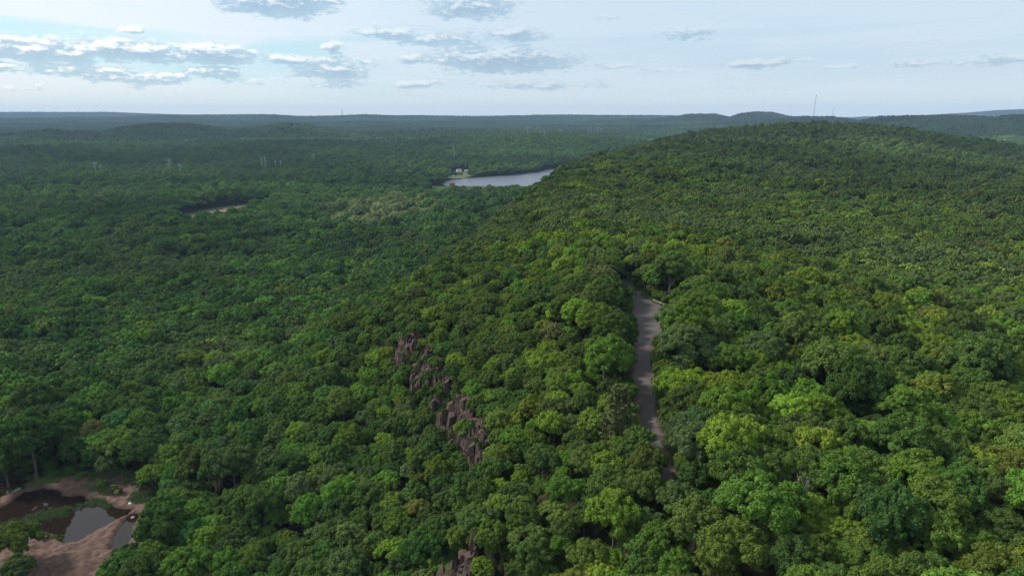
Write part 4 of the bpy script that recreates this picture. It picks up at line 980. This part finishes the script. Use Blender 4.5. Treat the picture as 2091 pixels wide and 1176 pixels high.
# ---------------------------------------------------------------- dam, gatehouse, houses, cars
m = MB(); 
V_ = [(-150, 1276, -1), (125, 1262, -1), (125, 1276, 3.2), (-120, 1287, 3.2), (-120, 1291, 3.2), (125, 1280, 3.2), (125, 1292, 0), (-122, 1302, 0)]
m.add(V_, [(0, 1, 2, 3), (3, 2, 5, 4), (4, 5, 6, 7), (1, 6, 5, 2), (0, 3, 4, 7)])
M_TURF = simple('dam_turf', (.055, .085, .035), .9, .2, .05)
m.build('grass_dam', M_TURF, label='long straight grass dam holding the lake', cat='dam')
def house(name, x, y, w, d, h, rh, wall, roof, label, cat='house', rz=0., group=None, hip=False):
    z = max(gz(x, y), 1.); e = bpy.data.objects.new(name, None); scene.collection.objects.link(e); e.location = (x, y, z); e.rotation_euler = (0, 0, rz); e['label'] = label; e['category'] = cat
    if group: e['group'] = group
    m = MB(); m.box((0, 0, h/2-.5), (w, d, h+1)); m.build('wall', wall, e)
    m = MB(); o = .5; i = w*.5 if hip else 0.
    i = min(w, d)*.5 if hip else 0
    vs = [(-w/2-o, -d/2-o, h), (w/2+o, -d/2-o, h), (w/2+o, d/2+o, h), (-w/2-o, d/2+o, h), (-w/2-o+i, 0, h+rh), (w/2+o-i, 0, h+rh)]
    m.add(vs, [(3, 2, 1, 0), (0, 1, 5, 4), (2, 3, 4, 5), (1, 2, 5), (3, 0, 4)]); r = m.build('roof', roof, e)
    for k in (-1, 1):
        m = MB(); m.box((k*w*.28, -d/2-.04, h*.55), (w*.14, .1, h*.3)); m.build('window', M_GLASS, e)
    m = MB(); m.box((0, -d/2-.05, 1.05), (1.1, .12, 2.1)); m.build('door', M_DARKSTEEL, e)
    return e
house('gatehouse', -110.5, 1286, 9.5, 8, 6.5, 4.2, M_BRICK, M_ROOF, 'small red brick gatehouse on the left end of the dam', 'gatehouse', hip=True)
house('house', -122.5, 1615, 11, 8, 6, 3, M_WHITE, M_GREYROOF, 'large white house on the slope left of the lake', rz=.3)
house('house', -106, 1632, 10, 6, 4, 2, M_WHITE, M_GREYROOF, 'lower white outbuilding right of the large white house', rz=-.1)
house('house', -181, 1292, 16, 9, 4.5, 2.5, M_WHITE, M_GREYROOF, 'low white building with grey roof below the green field', rz=.1)
house('house', -172, 1308, 26, 9, 5, 4, M_BRICK, simple('dark_roof', (.05, .04, .045), .8), 'long dark roofed building behind the low white building', rz=.05)
house('shed', -190, 1222, 6, 5, 3.5, 1.5, M_WHITE, M_WHITE, 'tiny white shed in the wood left of the dam', 'shed', rz=.4)
house('shed', -418, 842, 7, 4, 3, 1.2, M_WHITE, M_WHITE, 'white shed roof at the near end of the sandy clearing', 'shed', rz=-.5)
house('shed', -374, 1064, 5, 4, 3.2, 1.2, M_WHITE, M_WHITE, 'white shed in the grass strip beyond the sandy clearing', 'shed', rz=.2)
house('house', -1165, 2990, 26, 12, 8, 5, M_WHITE, M_GREYROOF, 'far white house at the foot of the left hill', rz=.5)
def car(x, y, rz, paint, label, van=False):
    z = gz(x, y); e = bpy.data.objects.new('parked_car', None); scene.collection.objects.link(e); e.location = (x, y, z+.1); e.rotation_euler = (0, 0, rz)
    e['label'] = label; e['category'] = 'car'; e['group'] = 'cars parked by the lake houses'
    L = 4.6; m = MB(); m.box((0, 0, .7), (L, 1.8, .7)); m.box((-.2, 0, 1.35), (L*.55, 1.6, .65), 0, .8); m.build('body', paint, e)
    m = MB(); m.box((-.2, 0, 1.34), (L*.5, 1.66, .4), 0, .9); m.build('window', M_GLASS, e)
    for a in (-1.4, 1.4):
        for b in (-.9, .9): m = MB(); m.tube((a, b-.1, .35), (a, b+.1, .35), .35, .35, 10); m.build('wheel', M_TYRE, e)
for n, (x, y, p, lb) in enumerate([(-137, 1520, M_WHITE, 'white car at the left end of the lakeside car park'), (-133, 1527, M_CARB, 'blue car between two white cars in the lakeside car park'), (-128.5, 1531, M_WHITE, 'white car at the middle of the lakeside car park'),
      (-124, 1537, M_CARG, 'grey car at the right end of the lakeside car park'), (-112, 1588, M_WHITE, 'white car alone in front of the white outbuilding')]): car(x, y, .4+n*.3, p, lb)

# ---------------------------------------------------------------- logs and the walker by the turnaround
for (x0, y0), (x1, y1), lb in [((53.4, 252.6), (54.7, 249.4), 'pale log at the far end of the barrier row'), ((54.9, 248.9), (56.0, 246.2), 'pale log in the middle of the barrier row'), ((56.2, 245.6), (57.4, 242.6), 'pale log at the near end of the barrier row')]:
    m = MB(); m.tube((x0, y0, gz(x0, y0)+.32), (x1, y1, gz(x1, y1)+.32), .24, .2, 10); m.build('barrier_log', M_LOG, label=lb, cat='log', group='log barrier beside the turnaround')
def person(x, y, rz):
    bm_v = {'pelvis': (0, 0, .95), 'chest': (0, -.03, 1.32), 'neck': (0, -.03, 1.50), 'head': (0, -.05, 1.62), 'top': (0, -.04, 1.74),
            'hl': (.10, 0, .90), 'kl': (.12, -.16, .50), 'al': (.12, -.06, .09), 'tl': (.12, -.24, .05), 'hr': (-.10, 0, .90), 'kr': (-.12, .05, .48), 'ar': (-.12, .26, .14), 'tr': (-.12, .12, .05),
            'sl': (.19, -.02, 1.42), 'el': (.25, .10, 1.14), 'wl': (.25, -.02, .90), 'fl': (.25, -.06, .81), 'sr': (-.19, -.02, 1.42), 'er': (-.25, -.06, 1.14), 'wr': (-.25, -.22, .95), 'fr': (-.25, -.27, .87)}
    rad = {'pelvis': .15, 'chest': .16, 'neck': .06, 'head': .10, 'top': .06, 'h': .09, 'k': .062, 'a': .045, 't': .04, 's': .07, 'e': .045, 'w': .032, 'f': .035}
    E = [('pelvis', 'chest'), ('chest', 'neck'), ('neck', 'head'), ('head', 'top'), ('pelvis', 'hl'), ('hl', 'kl'), ('kl', 'al'), ('al', 'tl'), ('pelvis', 'hr'), ('hr', 'kr'), ('kr', 'ar'), ('ar', 'tr'),
         ('chest', 'sl'), ('sl', 'el'), ('el', 'wl'), ('wl', 'fl'), ('chest', 'sr'), ('sr', 'er'), ('er', 'wr'), ('wr', 'fr')]
    ks = list(bm_v); me = bpy.data.meshes.new('person'); me.from_pydata([bm_v[k] for k in ks], [(ks.index(a), ks.index(b)) for a, b in E], [])
    o = link('person', me, loc=(x, y, gz(x, y)+.13), rot=(0, 0, rz), label='person in dark clothes walking on the road at the far bend', cat='person')
    sk = o.modifiers.new('skin', 'SKIN'); o.modifiers.new('sub', 'SUBSURF').levels = 1
    for k, v in zip(ks, me.skin_vertices[0].data):
        r = rad.get(k, rad.get(k[0], .05)); v.radius = (r, r); v.use_root = (k == 'pelvis')
    m_, T, out_n = new_mat('dark_clothes_and_skin')
    tc = T.add('ShaderNodeTexCoord'); s = T.add('ShaderNodeSeparateXYZ'); T.link(tc.outputs['Object'], s.inputs[0])
    c = T.mix(T.step(s.outputs[2], .93, .95), (.012, .014, .03), (.02, .02, .022)); c = T.mix(T.step(s.outputs[2], 1.50, 1.52), c, (.35, .20, .14)); c = T.mix(T.step(s.outputs[2], 1.66, 1.69), c, (.02, .013, .01))
    b = T.add('ShaderNodeBsdfPrincipled'); b.inputs['Roughness'].default_value = .8; T.link(c, b.inputs['Base Color']); T.link(b.outputs[0], out_n.inputs[0]); me.materials.append(m_)
person(48.0, 259.3, .4)

# ---------------------------------------------------------------- haze
m_, T, out_n = new_mat('pale_blue_air')
pv = T.add('ShaderNodeVolumePrincipled'); pv.inputs['Color'].default_value = (.48, .68, .96, 1); pv.inputs['Density'].default_value = HAZE
T.link(pv.outputs[0], out_n.inputs[1])
m = MB(); m.box((0, 0, 146), (29400, 29400, 308)); m.build('haze', m_, kind='stuff', label='thin blue air between the ridge and the far hills')
